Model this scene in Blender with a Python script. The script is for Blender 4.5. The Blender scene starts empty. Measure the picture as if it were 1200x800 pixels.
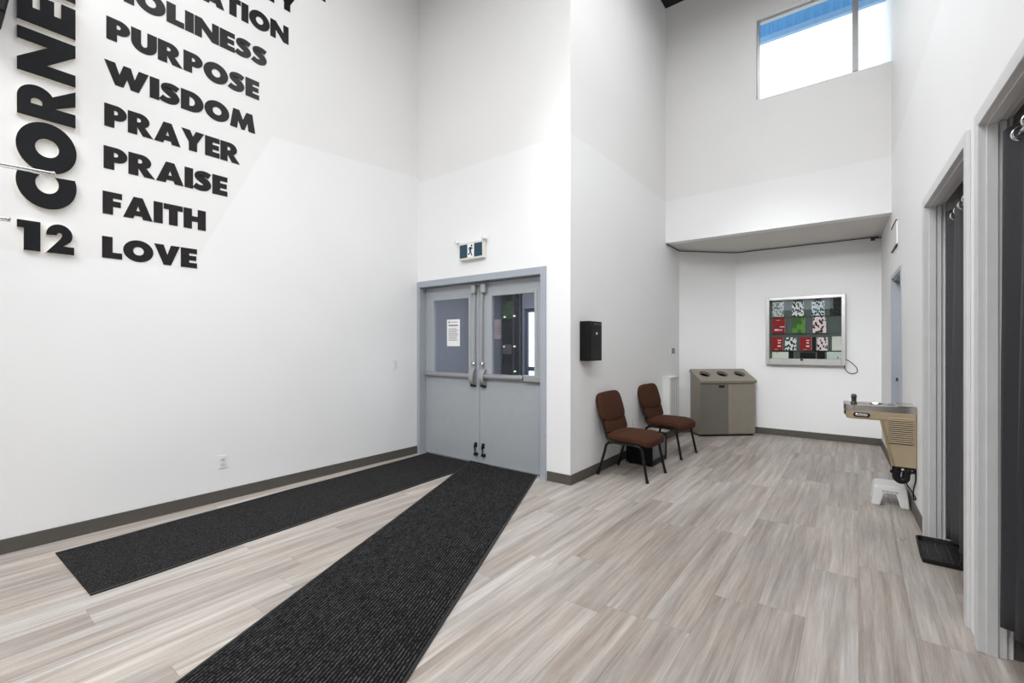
import bpy, bmesh, math, random
from mathutils import Vector, Matrix, geometry
from math import sin, cos, pi, radians, atan2, sqrt, hypot

random.seed(7)
S = bpy.context.scene
COL = S.collection

# ---------------------------------------------------------------- camera
cam_d = bpy.data.cameras.new('camera')
cam_d.sensor_width = 36.0
cam_d.lens = 534.0 / 1200.0 * 36.0
cam_d.shift_y = 5.0 / 1200.0
cam_d.clip_start = 0.02
cam = bpy.data.objects.new('camera', cam_d)
COL.objects.link(cam)
cam.location = (0, 0, 1.40)
cam.rotation_euler = (radians(90), 0, radians(37.2))
S.camera = cam

# ---------------------------------------------------------------- sky, exposure
S.view_settings.view_transform = 'Standard'
S.view_settings.look = 'None'
S.view_settings.gamma = 1.0
S.view_settings.use_curve_mapping = False
S.view_settings.exposure = -0.64

world = bpy.data.worlds.new('overcast_sky')
S.world = world
world.use_nodes = True
wn, wl = world.node_tree.nodes, world.node_tree.links
wn.clear()
wo = wn.new('ShaderNodeOutputWorld')
wb = wn.new('ShaderNodeBackground')
wt = wn.new('ShaderNodeTexCoord')
wz = wn.new('ShaderNodeTexNoise')
wz.inputs['Scale'].default_value = 3.0
wz.inputs['Detail'].default_value = 5.0
wr = wn.new('ShaderNodeValToRGB')
wr.color_ramp.elements[0].position = 0.3
wr.color_ramp.elements[0].color = (0.80, 0.88, 1.0, 1)
wr.color_ramp.elements[1].position = 0.7
wr.color_ramp.elements[1].color = (1.0, 1.0, 1.0, 1)
wl.new(wt.outputs['Generated'], wz.inputs['Vector'])
wl.new(wz.outputs['Fac'], wr.inputs['Fac'])
wl.new(wr.outputs['Color'], wb.inputs['Color'])
wb.inputs['Strength'].default_value = 3.6
wl.new(wb.outputs['Background'], wo.inputs['Surface'])


# ceiling lamps of the hall (above the frame)
def area_lamp(name, loc, sx, sy, power, col=(0.97, 0.985, 1.0), rot=(0, 0, 0), spread=150):
    d = bpy.data.lights.new(name, 'AREA')
    d.shape = 'RECTANGLE'
    d.size, d.size_y = sx, sy
    d.energy = power
    d.color = col
    d.spread = radians(spread)
    o = bpy.data.objects.new(name, d)
    o.location = loc
    o.rotation_euler = rot
    COL.objects.link(o)
    return o


def fill_spot(loc, aim, power, cone=60, r=0.25, blend=0.8):  # unseen spots added to brighten walls the ceiling lamps leave dim
    d = bpy.data.lights.new('fill_spot', 'SPOT')
    d.energy, d.shadow_soft_size, d.color = power, r, (0.97, 0.985, 1.0)
    d.spot_size, d.spot_blend = radians(cone), blend
    o = bpy.data.objects.new('fill_spot', d)
    o.location = loc
    o.rotation_euler = (Vector(aim) - Vector(loc)).to_track_quat('-Z', 'Y').to_euler()
    COL.objects.link(o)


area_lamp('ceiling_lamp', (-2.6, 1.2, 6.2), 2.2, 2.2, 105, spread=175)
area_lamp('ceiling_lamp', (-1.0, 2.7, 6.1), 1.2, 2.2, 45, spread=135)
area_lamp('ceiling_lamp', (-0.9, 4.3, 6.2), 1.2, 2.2, 75, spread=175)
area_lamp('ceiling_lamp', (-2.0, -3.0, 6.0), 3.0, 3.0, 560, spread=180)
fill_spot((-0.7, 1.0, 3.9), (-0.75, 8.2, 1.35), 1000, 32, 0.25, 1.0)
fill_spot((-0.1, 0.6, 4.6), (-2.3, 5.6, 1.3), 440, 55, 0.25, 1.0)
fill_spot((-3.6, 0.6, 5.2), (0.4, 5.4, 1.9), 360, 55, 0.25, 1.0)
fill_spot((-0.5, -0.5, 4.6), (-4.5, 2.9, 0.7), 340, 58, 0.25, 1.0)
area_lamp('vestibule_fill', (-3.9, 5.2, 2.75), 0.6, 0.6, 34, (0.95, 0.97, 1.0))  # unseen light added to brighten the vestibule


# ---------------------------------------------------------------- materials
def lin(c):
    f = lambda v: v / 12.92 if v <= 0.04045 else ((v + 0.055) / 1.055) ** 2.4
    return tuple(f(v / 255.0) for v in c) + (1.0,)


def nodes_of(m):
    m.use_nodes = True
    nt = m.node_tree
    nt.nodes.clear()
    out = nt.nodes.new('ShaderNodeOutputMaterial')
    return nt, nt.nodes, nt.links, out


MATS = {}


def mat(name, rgb, rough=0.5, metal=0.0, var=0.06, scale=12.0, bump=0.0, bscale=150.0, spec=0.5, stretch=None, coat=0.0, aniso=0.0):
    if name in MATS:
        return MATS[name]
    m = bpy.data.materials.new(name)
    nt, n, l, out = nodes_of(m)
    b = n.new('ShaderNodeBsdfPrincipled')
    l.new(b.outputs[0], out.inputs['Surface'])
    tc = n.new('ShaderNodeTexCoord')
    mp = n.new('ShaderNodeMapping')
    if stretch:
        mp.inputs['Scale'].default_value = stretch
    l.new(tc.outputs['Object'], mp.inputs['Vector'])
    nz = n.new('ShaderNodeTexNoise')
    nz.inputs['Scale'].default_value = scale
    nz.inputs['Detail'].default_value = 4
    l.new(mp.outputs['Vector'], nz.inputs['Vector'])
    c = lin(rgb)
    r = n.new('ShaderNodeValToRGB')
    r.color_ramp.elements[0].position = 0.25
    r.color_ramp.elements[1].position = 0.75
    r.color_ramp.elements[0].color = tuple(max(0, v * (1 - var)) for v in c[:3]) + (1,)
    r.color_ramp.elements[1].color = tuple(min(1, v * (1 + var)) for v in c[:3]) + (1,)
    l.new(nz.outputs['Fac'], r.inputs['Fac'])
    l.new(r.outputs['Color'], b.inputs['Base Color'])
    b.inputs['Roughness'].default_value = rough
    b.inputs['Metallic'].default_value = metal
    b.inputs['Specular IOR Level'].default_value = spec
    b.inputs['Coat Weight'].default_value = coat
    if bump > 0:
        nb = n.new('ShaderNodeTexNoise')
        nb.inputs['Scale'].default_value = bscale
        nb.inputs['Detail'].default_value = 3
        l.new(mp.outputs['Vector'], nb.inputs['Vector'])
        bp = n.new('ShaderNodeBump')
        bp.inputs['Strength'].default_value = bump
        bp.inputs['Distance'].default_value = 0.002
        l.new(nb.outputs['Fac'], bp.inputs['Height'])
        l.new(bp.outputs['Normal'], b.inputs['Normal'])
    MATS[name] = m
    return m


def math_node(n, l, op, a, b=None, clamp=False):
    k = n.new('ShaderNodeMath')
    k.operation = op
    k.use_clamp = clamp
    for i, v in enumerate((a, b)):
        if v is None:
            continue
        if isinstance(v, (int, float)):
            k.inputs[i].default_value = v
        else:
            l.new(v, k.inputs[i])
    return k.outputs[0]


def wall_paint(name, fresh, old, zline=None, left=False, slope=0.0):
    """fresh coat of paint up to a hand-cut line, the older coat above it"""
    m = bpy.data.materials.new(name)
    nt, n, l, out = nodes_of(m)
    b = n.new('ShaderNodeBsdfPrincipled')
    b.inputs['Roughness'].default_value = 0.55
    b.inputs['Specular IOR Level'].default_value = 0.3
    l.new(b.outputs[0], out.inputs['Surface'])
    tc = n.new('ShaderNodeTexCoord')
    nz = n.new('ShaderNodeTexNoise')
    nz.inputs['Scale'].default_value = 1.3
    nz.inputs['Detail'].default_value = 6
    l.new(tc.outputs['Object'], nz.inputs['Vector'])
    mixes = n.new('ShaderNodeMix')
    mixes.data_type = 'RGBA'
    mixes.inputs['A'].default_value = lin(fresh)
    mixes.inputs['B'].default_value = lin(old)
    if zline is None:
        mixes.inputs['Factor'].default_value = 0.0
    else:
        sp = n.new('ShaderNodeSeparateXYZ')
        l.new(tc.outputs['Object'], sp.inputs[0])
        X, Y, Z = sp.outputs
        ax = Y if left else math_node(n, l, 'ADD', X, Y)
        wob = math_node(n, l, 'MULTIPLY', math_node(n, l, 'SUBTRACT', nz.outputs['Fac'], 0.5), 0.05)
        line = math_node(n, l, 'ADD', math_node(n, l, 'MULTIPLY', ax, slope), zline)
        line = math_node(n, l, 'ADD', line, wob)
        d = math_node(n, l, 'SUBTRACT', Z, line)
        up = math_node(n, l, 'ADD', math_node(n, l, 'MULTIPLY', d, 60.0), 0.5, True)
        if left:
            # the older coat also shows round the lettering, cut off along a slanting edge
            edge = math_node(n, l, 'ADD', math_node(n, l, 'MULTIPLY', math_node(n, l, 'SUBTRACT', Z, 2.05), 0.49), 1.45)
            e1 = math_node(n, l, 'ADD', math_node(n, l, 'MULTIPLY', math_node(n, l, 'SUBTRACT', edge, Y), 40.0), 0.5, True)
            e2 = math_node(n, l, 'ADD', math_node(n, l, 'MULTIPLY', math_node(n, l, 'SUBTRACT', Z, 2.05), 40.0), 0.5, True)
            up = math_node(n, l, 'MAXIMUM', up, math_node(n, l, 'MULTIPLY', e1, e2))
        l.new(up, mixes.inputs['Factor'])
    hs = n.new('ShaderNodeHueSaturation')
    l.new(mixes.outputs['Result'], hs.inputs['Color'])
    l.new(math_node(n, l, 'ADD', math_node(n, l, 'MULTIPLY', nz.outputs['Fac'], 0.06), 0.97), hs.inputs['Value'])
    l.new(hs.outputs['Color'], b.inputs['Base Color'])
    nb = n.new('ShaderNodeTexNoise')
    nb.inputs['Scale'].default_value = 220
    l.new(tc.outputs['Object'], nb.inputs['Vector'])
    bp = n.new('ShaderNodeBump')
    bp.inputs['Strength'].default_value = 0.06
    bp.inputs['Distance'].default_value = 0.001
    l.new(nb.outputs['Fac'], bp.inputs['Height'])
    l.new(bp.outputs['Normal'], b.inputs['Normal'])
    return m


WHITE = (238, 238, 238)
OLD = (234, 233, 232)
M_wall = wall_paint('wall_paint_white', WHITE, OLD, None)
M_wall_cut = wall_paint('wall_paint_two_coats', WHITE, OLD, 3.53, False, 0.008)
M_wall_left = wall_paint('wall_paint_left', WHITE, OLD, 3.30, True, 0.072)


def plank_material():
    m = bpy.data.materials.new('vinyl_plank_grey_oak')
    nt, n, l, out = nodes_of(m)
    b = n.new('ShaderNodeBsdfPrincipled')
    l.new(b.outputs[0], out.inputs['Surface'])
    tc = n.new('ShaderNodeTexCoord')
    oi = n.new('ShaderNodeObjectInfo')
    off = n.new('ShaderNodeCombineXYZ')
    for i in range(3):
        l.new(math_node(n, l, 'MULTIPLY', oi.outputs['Random'], (31.7, 57.3, 91.1)[i]), off.inputs[i])
    add = n.new('ShaderNodeVectorMath')
    add.operation = 'ADD'
    l.new(tc.outputs['Object'], add.inputs[0])
    l.new(off.outputs[0], add.inputs[1])

    def noise(sx, sy, scale, det, rough=0.55):
        mp = n.new('ShaderNodeMapping')
        mp.inputs['Scale'].default_value = (sx, sy, 1)
        l.new(add.outputs[0], mp.inputs['Vector'])
        k = n.new('ShaderNodeTexNoise')
        k.inputs['Scale'].default_value = scale
        k.inputs['Detail'].default_value = det
        k.inputs['Roughness'].default_value = rough
        l.new(mp.outputs['Vector'], k.inputs['Vector'])
        return k.outputs['Fac']

    broad = noise(1.0, 0.05, 15.0, 2)
    mid = noise(1.0, 0.04, 60.0, 3)
    fine = noise(1.0, 0.022, 330.0, 4, 0.7)
    saw = noise(0.12, 1.0, 160.0, 2)
    v = math_node(n, l, 'MULTIPLY', broad, 0.50)
    v = math_node(n, l, 'ADD', v, math_node(n, l, 'MULTIPLY', mid, 0.28))
    v = math_node(n, l, 'ADD', v, math_node(n, l, 'MULTIPLY', fine, 0.30))
    v = math_node(n, l, 'ADD', v, math_node(n, l, 'MULTIPLY', saw, 0.04))
    v = math_node(n, l, 'ADD', v, math_node(n, l, 'MULTIPLY', math_node(n, l, 'SUBTRACT', oi.outputs['Random'], 0.5), 0.09))
    r = n.new('ShaderNodeValToRGB')
    e = r.color_ramp.elements
    e[0].position, e[0].color = 0.34, lin((130, 119, 111))
    e[1].position, e[1].color = 0.76, lin((214, 208, 202))
    for p, c in ((0.46, (155, 145, 137)), (0.56, (174, 165, 157)), (0.65, (192, 185, 178))):
        k = e.new(p)
        k.color = lin(c)
    l.new(v, r.inputs['Fac'])
    hue = n.new('ShaderNodeMix')
    hue.data_type = 'RGBA'
    hue.blend_type = 'MULTIPLY'
    hue.inputs['Factor'].default_value = 0.5
    l.new(r.outputs['Color'], hue.inputs['A'])
    r2 = n.new('ShaderNodeValToRGB')
    r2.color_ramp.elements[0].color = (0.90, 0.93, 0.97, 1)
    r2.color_ramp.elements[1].color = (1.0, 0.96, 0.92, 1)
    r2.color_ramp.elements[0].position, r2.color_ramp.elements[1].position = 0.35, 0.65
    l.new(noise(1.0, 0.2, 6.0, 1), r2.inputs['Fac'])
    l.new(r2.outputs['Color'], hue.inputs['B'])
    l.new(hue.outputs['Result'], b.inputs['Base Color'])
    b.inputs['Roughness'].default_value = 0.42
    b.inputs['Specular IOR Level'].default_value = 0.35
    bp = n.new('ShaderNodeBump')
    bp.inputs['Strength'].default_value = 0.12
    bp.inputs['Distance'].default_value = 0.001
    l.new(fine, bp.inputs['Height'])
    l.new(bp.outputs['Normal'], b.inputs['Normal'])
    return m


M_plank = plank_material()


def carpet_material(name, base, fleck, rib=0.0):
    m = bpy.data.materials.new(name)
    nt, n, l, out = nodes_of(m)
    b = n.new('ShaderNodeBsdfPrincipled')
    b.inputs['Roughness'].default_value = 0.95
    b.inputs['Specular IOR Level'].default_value = 0.12
    l.new(b.outputs[0], out.inputs['Surface'])
    tc = n.new('ShaderNodeTexCoord')
    mp = n.new('ShaderNodeMapping')
    mp.inputs['Scale'].default_value = (1, 0.45 if rib else 1, 1)
    l.new(tc.outputs['Object'], mp.inputs['Vector'])
    nz = n.new('ShaderNodeTexNoise')
    nz.inputs['Scale'].default_value = 210 if not rib else 150
    nz.inputs['Detail'].default_value = 3
    l.new(mp.outputs['Vector'], nz.inputs['Vector'])
    r = n.new('ShaderNodeValToRGB')
    e = r.color_ramp.elements
    e[0].position, e[0].color = 0.46, lin(base)
    e[1].position, e[1].color = 0.74, lin(fleck)
    h = nz.outputs['Fac']
    if rib:
        w = n.new('ShaderNodeTexWave')
        w.inputs['Scale'].default_value = rib
        w.inputs['Distortion'].default_value = 0.6
        w.inputs['Detail'].default_value = 2
        w.bands_direction = 'X'
        l.new(tc.outputs['Object'], w.inputs['Vector'])
        w2 = n.new('ShaderNodeTexNoise')
        w2.inputs['Scale'].default_value = 42
        l.new(mp.outputs['Vector'], w2.inputs['Vector'])
        wv = math_node(n, l, 'MULTIPLY', w.outputs['Fac'], math_node(n, l, 'ADD', w2.outputs['Fac'], 0.45))
        h = math_node(n, l, 'ADD', math_node(n, l, 'MULTIPLY', nz.outputs['Fac'], 0.62), math_node(n, l, 'MULTIPLY', wv, 0.28))
    l.new(h, r.inputs['Fac'])
    l.new(r.outputs['Color'], b.inputs['Base Color'])
    bp = n.new('ShaderNodeBump')
    bp.inputs['Strength'].default_value = 0.9
    bp.inputs['Distance'].default_value = 0.004
    l.new(h, bp.inputs['Height'])
    l.new(bp.outputs['Normal'], b.inputs['Normal'])
    return m


M_rug1 = carpet_material('carpet_flecked', (17, 17, 18), (84, 82, 82))
M_rug2 = carpet_material('carpet_ribbed', (16, 16, 17), (98, 96, 96), 17.0)


def glass_material(name, tint=(0.93, 0.96, 0.96), ior=1.5):
    m = bpy.data.materials.new(name)
    nt, n, l, out = nodes_of(m)
    t = n.new('ShaderNodeBsdfTransparent')
    t.inputs['Color'].default_value = tint + (1,)
    g = n.new('ShaderNodeBsdfGlossy')
    g.inputs['Roughness'].default_value = 0.01
    f = n.new('ShaderNodeFresnel')
    f.inputs['IOR'].default_value = ior
    nz = n.new('ShaderNodeTexNoise')
    nz.inputs['Scale'].default_value = 2.0
    bp = n.new('ShaderNodeBump')
    bp.inputs['Strength'].default_value = 0.002
    l.new(nz.outputs['Fac'], bp.inputs['Height'])
    l.new(bp.outputs['Normal'], g.inputs['Normal'])
    mx = n.new('ShaderNodeMixShader')
    geo = n.new('ShaderNodeNewGeometry')      # thin pane: only the outer skin mirrors
    l.new(math_node(n, l, 'MULTIPLY', f.outputs[0], math_node(n, l, 'SUBTRACT', 1.0, geo.outputs['Backfacing'])), mx.inputs[0])
    l.new(t.outputs[0], mx.inputs[1])
    l.new(g.outputs[0], mx.inputs[2])
    l.new(mx.outputs[0], out.inputs['Surface'])
    return m


M_glass = glass_material('clear_glass')
M_glass_door = glass_material('door_glass', (0.92, 0.94, 0.96), 1.5)
M_glass_case = glass_material('case_glass', (0.96, 0.98, 0.97), 1.7)


def pattern_material(name, paper, ink, scale=38.0, thr=0.5, kind='voronoi'):
    m = bpy.data.materials.new(name)
    nt, n, l, out = nodes_of(m)
    b = n.new('ShaderNodeBsdfPrincipled')
    b.inputs['Roughness'].default_value = 0.6
    b.inputs['Specular IOR Level'].default_value = 0.2
    l.new(b.outputs[0], out.inputs['Surface'])
    tc = n.new('ShaderNodeTexCoord')
    oi = n.new('ShaderNodeObjectInfo')
    add = n.new('ShaderNodeVectorMath')
    add.operation = 'ADD'
    l.new(tc.outputs['Object'], add.inputs[0])
    l.new(oi.outputs['Random'], add.inputs[1])
    mp = n.new('ShaderNodeMapping')
    mp.inputs['Rotation'].default_value = (0, radians(40), 0)
    mp.inputs['Scale'].default_value = (1, 1, 0.6)
    l.new(add.outputs[0], mp.inputs['Vector'])
    if kind == 'voronoi':
        k = n.new('ShaderNodeTexVoronoi')
        k.inputs['Scale'].default_value = scale
        fac = k.outputs['Distance']
    else:
        k = n.new('ShaderNodeTexNoise')
        k.inputs['Scale'].default_value = scale
        k.inputs['Detail'].default_value = 3
        fac = k.outputs['Fac']
    l.new(mp.outputs['Vector'], k.inputs['Vector'])
    r = n.new('ShaderNodeValToRGB')
    r.color_ramp.elements[0].position, r.color_ramp.elements[0].color = thr - 0.04, lin(ink)
    r.color_ramp.elements[1].position, r.color_ramp.elements[1].color = thr + 0.04, lin(paper)
    l.new(fac, r.inputs['Fac'])
    l.new(r.outputs['Color'], b.inputs['Base Color'])
    return m


def emit(name, rgb, strength):
    m = bpy.data.materials.new(name)
    nt, n, l, out = nodes_of(m)
    e = n.new('ShaderNodeEmission')
    e.inputs['Color'].default_value = lin(rgb)
    e.inputs['Strength'].default_value = strength
    l.new(e.outputs[0], out.inputs['Surface'])
    return m


M_base = mat('vinyl_baseboard', (84, 80, 75), 0.5, bump=0.05)
M_steel = mat('door_grey_enamel', (164, 169, 173), 0.38, var=0.03, bump=0.05, bscale=90)
M_frame = mat('frame_blue_grey_enamel', (164, 169, 177), 0.38, var=0.03, bump=0.05)
M_alu = mat('brushed_aluminium', (176, 177, 178), 0.35, 0.8, stretch=(1, 1, 8))
M_dark = mat('black_plastic', (13, 13, 14), 0.45, spec=.35)
M_blackpaint = mat('black_enamel', (9, 9, 10), 0.45, spec=.25, bump=0.06)
M_tube = mat('black_powder_coat', (10, 10, 11), 0.35, spec=.4)
M_brown = mat('brown_woven_fabric', (70, 42, 27), 0.85, var=0.25, scale=160, bump=0.5, bscale=420, spec=0.2)
M_pipe_trim = mat('dark_brown_piping', (52, 32, 24), 0.8, var=0.1)
M_whiteplastic = mat('white_plastic', (234, 234, 232), 0.35, var=0.02)
M_cream = mat('cream_enamel', (222, 220, 212), 0.4, var=0.03)
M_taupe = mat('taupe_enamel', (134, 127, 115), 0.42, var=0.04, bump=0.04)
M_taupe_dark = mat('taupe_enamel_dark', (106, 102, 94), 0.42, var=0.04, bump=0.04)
M_tan = mat('tan_enamel', (170, 153, 126), 0.4, 0.1, var=0.03)
M_tan_dark = mat('tan_enamel_shadow_gap', (60, 50, 38), 0.6, var=0.05)
M_stain = mat('stainless_steel', (186, 184, 180), 0.16, 0.95, stretch=(1, 10, 1), scale=30)
M_chrome = mat('chrome', (214, 214, 216), 0.1, 1.0, var=0.01)
M_gunmetal = mat('dark_bronze_metal', (86, 80, 76), 0.3, 0.8)
M_trim = mat('trim_grey_enamel', (212, 212, 212), 0.4, var=0.03, bump=0.04)
M_curtain = mat('charcoal_satin_fabric', (40, 40, 45), 0.5, var=0.12, scale=60, bump=0.3, bscale=500, spec=0.4)
M_curtain_grey = mat('grey_satin_fabric', (60, 60, 63), 0.55, var=0.12, scale=60, bump=0.3, bscale=500, spec=0.4)
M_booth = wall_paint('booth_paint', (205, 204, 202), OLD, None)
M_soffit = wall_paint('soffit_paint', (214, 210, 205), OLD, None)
M_black_ceiling = mat('black_ceiling_deck', (14, 14, 15), 0.8)
M_letter = mat('black_satin_vinyl', (22, 18, 18), 0.32, var=0.08, spec=.35)
M_letter_flat = mat('black_foam_face', (23, 24, 27), 0.6, var=0.1, spec=.2, bump=0.06)
M_foam = mat('white_foam_core', (226, 222, 208), 0.8, var=0.03)
M_paper = mat('white_paper', (238, 238, 238), 0.8, var=0.01)
M_ink = mat('grey_ink', (120, 120, 122), 0.8)
M_slate = mat('vestibule_blue_grey_paint', (138, 142, 154), 0.6, var=0.03)
M_darkglass = mat('dark_tinted_panel', (34, 36, 42), 0.12, var=0.4, scale=6)
M_blue = mat('blue_corrugated_steel', (104, 166, 216), 0.4, var=0.05)
M_blue_trim = mat('blue_edge_flashing', (146, 186, 224), 0.4)
M_rubber = mat('black_rubber', (15, 15, 16), 0.5, bump=0.15)
M_floor_base = mat('floor_underlay', (150, 142, 136), 0.6)
M_pave = mat('pale_concrete', (190, 190, 188), 0.9, var=0.1)


# ---------------------------------------------------------------- mesh helpers
class MB:
    """collects shapes and links them as ONE mesh object"""

    def __init__(s):
        s.v, s.f, s.mi, s.sm = [], [], [], []
        s.cur = 0

    def add(s, vs, fs, smooth=False):
        k = len(s.v)
        s.v += [tuple(v) for v in vs]
        for f in fs:
            s.f.append(tuple(i + k for i in f))
            s.mi.append(s.cur)
            s.sm.append(smooth)
        return s

    def box(s, x0, x1, y0, y1, z0, z1):
        x0, x1 = min(x0, x1), max(x0, x1)
        y0, y1 = min(y0, y1), max(y0, y1)
        z0, z1 = min(z0, z1), max(z0, z1)
        v = [(x, y, z) for z in (z0, z1) for y in (y0, y1) for x in (x0, x1)]
        return s.add(v, [(0, 2, 3, 1), (4, 5, 7, 6), (0, 1, 5, 4), (2, 6, 7, 3), (0, 4, 6, 2), (1, 3, 7, 5)])

    def hexa(s, q0, q1):
        """solid between two matching loops"""
        n = len(q0)
        fs = [tuple(reversed(range(n))), tuple(range(n, 2 * n))]
        for i in range(n):
            j = (i + 1) % n
            fs.append((i, j, n + j, n + i))
        return s.add(list(q0) + list(q1), fs)

    def prism(s, pts, axis, a, b):
        """2D outline pushed along an axis (0: pts are y,z; 1: x,z; 2: x,y)"""
        def p3(p, t):
            return (t, p[0], p[1]) if axis == 0 else (p[0], t, p[1]) if axis == 1 else (p[0], p[1], t)
        return s.hexa([p3(p, a) for p in pts], [p3(p, b) for p in pts])

    def tube(s, path, r, n=10, cap=True):
        P = [Vector(p) for p in path]
        R = r if isinstance(r, (list, tuple)) else [r] * len(P)
        t0 = (P[1] - P[0]).normalized()
        up = Vector((0, 0, 1)) if abs(t0.z) < 0.9 else Vector((1, 0, 0))
        u = t0.cross(up).normalized()
        vs, fs = [], []
        for i, p in enumerate(P):
            if i == 0:
                t = P[1] - P[0]
            elif i == len(P) - 1:
                t = P[-1] - P[-2]
            else:
                t = (P[i + 1] - P[i]).normalized() + (P[i] - P[i - 1]).normalized()
            t.normalize()
            u = (u - t * u.dot(t)).normalized()
            w = t.cross(u)
            for k in range(n):
                a = 2 * pi * k / n
                vs.append(p + (u * cos(a) + w * sin(a)) * R[i])
        for i in range(len(P) - 1):
            for k in range(n):
                j = (k + 1) % n
                fs.append((i * n + k, i * n + j, (i + 1) * n + j, (i + 1) * n + k))
        s.add(vs, fs, True)
        if cap:
            m = len(P) - 1
            s.add([vs[k] for k in range(n)], [tuple(reversed(range(n)))])
            s.add([vs[m * n + k] for k in range(n)], [tuple(range(n))])
        return s

    def cyl(s, a, b, r, n=16):
        return s.tube([a, b], r, n)

    def lathe(s, prof, c=(0, 0, 0), n=24, axis=2):
        vs, fs = [], []
        for (r, h) in prof:
            for k in range(n):
                a = 2 * pi * k / n
                p = (r * cos(a), r * sin(a), h)
                if axis == 0:
                    p = (h, r * cos(a), r * sin(a))
                elif axis == 1:
                    p = (r * sin(a), h, r * cos(a))
                vs.append((p[0] + c[0], p[1] + c[1], p[2] + c[2]))
        m = len(prof)
        for i in range(m - 1):
            for k in range(n):
                j = (k + 1) % n
                fs.append((i * n + k, i * n + j, (i + 1) * n + j, (i + 1) * n + k))
        fs.append(tuple(reversed(range(n))))
        fs.append(tuple(range((m - 1) * n, m * n)))
        return s.add(vs, fs, True)

    def superell(s, c, a, e1=0.35, e2=0.3, nu=40, nv=18, fn=None):
        """padded cushion: superellipsoid; fn may reshape each point"""
        def pw(x, e):
            return math.copysign(abs(x) ** e, x)
        vs, fs = [], []
        for i in range(nv + 1):
            ph = -pi / 2 + pi * i / nv
            for k in range(nu):
                th = 2 * pi * k / nu
                x = a[0] * pw(cos(ph), e1) * pw(cos(th), e2)
                y = a[1] * pw(cos(ph), e1) * pw(sin(th), e2)
                z = a[2] * pw(sin(ph), e1)
                if fn:
                    x, y, z = fn(x, y, z)
                vs.append((x + c[0], y + c[1], z + c[2]))
        for i in range(nv):
            for k in range(nu):
                j = (k + 1) % nu
                fs.append((i * nu + k, i * nu + j, (i + 1) * nu + j, (i + 1) * nu + k))
        return s.add(vs, fs, True)

    def plate(s, loops, t0, t1, xf):
        """outline with holes, pushed between two depths; xf maps (x, y, depth) to 3D"""
        flat = [p for lp in loops for p in lp]
        tris = geometry.tessellate_polygon([[Vector((p[0], p[1], 0)) for p in lp] for lp in loops])
        n = len(flat)
        vs = [xf(p[0], p[1], t1) for p in flat] + [xf(p[0], p[1], t0) for p in flat]
        return vs, tris, n

    def transform(s, M):
        s.v = [tuple(M @ Vector(v)) for v in s.v]
        return s

    def build(s, name, mats, parent=None, bevel=0.0, seg=2, loc=None, fix=True):
        me = bpy.data.meshes.new(name)
        me.from_pydata(s.v, [], s.f)
        ml = mats if isinstance(mats, (list, tuple)) else [mats]
        for m in ml:
            me.materials.append(m)
        me.polygons.foreach_set('material_index', s.mi)
        me.polygons.foreach_set('use_smooth', s.sm)
        if fix:
            b = bmesh.new()
            b.from_mesh(me)
            bmesh.ops.recalc_face_normals(b, faces=b.faces)
            b.to_mesh(me)
            b.free()
        me.update()
        o = bpy.data.objects.new(name, me)
        COL.objects.link(o)
        if parent:
            o.parent = parent
        if loc:
            o.location = loc
        if bevel:
            k = o.modifiers.new('bevel', 'BEVEL')
            k.width, k.segments, k.limit_method = bevel, seg, 'ANGLE'
            k.angle_limit = radians(40)
        return o


def tag(o, label=None, cat=None, group=None, kind=None):
    for k, v in (('label', label), ('category', cat), ('group', group), ('kind', kind)):
        if v:
            o[k] = v
    return o


def thing(name, label, cat, loc=(0, 0, 0), rotz=0.0, group=None):
    o = bpy.data.objects.new(name, None)
    COL.objects.link(o)
    o.empty_display_size = 0.1
    o.location = loc
    o.rotation_euler = (0, 0, rotz)
    return tag(o, label, cat, group)


def root_struct(name, loc=(0, 0, 0), rotz=0.0):
    o = bpy.data.objects.new(name, None)
    COL.objects.link(o)
    o.location = loc
    o.rotation_euler = (0, 0, rotz)
    o['kind'] = 'structure'
    return o


def struct(mb, name, m, parent=None, bevel=0.0):
    o = mb.build(name, m, parent, bevel)
    if parent is None:
        o['kind'] = 'structure'
    return o


def copy_tree(o, parent=None):
    c = o.copy()
    COL.objects.link(c)
    if parent:
        c.parent = parent
    for ch in list(o.children):
        copy_tree(ch, c)
    return c


def smooth_path(pts, n=6):
    P = [Vector(p) for p in pts]
    out = []
    for i in range(len(P) - 1):
        p0 = P[max(i - 1, 0)]
        p1, p2 = P[i], P[i + 1]
        p3 = P[min(i + 2, len(P) - 1)]
        for k in range(n):
            t = k / n
            out.append(0.5 * ((2 * p1) + (p2 - p0) * t + (2 * p0 - 5 * p1 + 4 * p2 - p3) * t * t + (3 * p1 - p0 - 3 * p2 + p3) * t ** 3))
    out.append(P[-1])
    return out


# ---------------------------------------------------------------- plan of the room
XL = -4.58          # left wall
YD = 4.00           # wall with the double door
XC = -2.30          # wall behind the chairs
YW = 6.845          # high wall with the window, above the alcove
YB = 8.20           # back of the alcove
HC = 6.46           # underside of the black ceiling
HS = 2.94           # alcove ceiling
YBACK = -6.0        # wall behind the camera
SL = -0.036         # the right wall runs slightly skew


def xr(y):
    return 0.45 + SL * (y - 3.0)


RA = atan2(0.034, 1.0)   # its turn about the vertical

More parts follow.
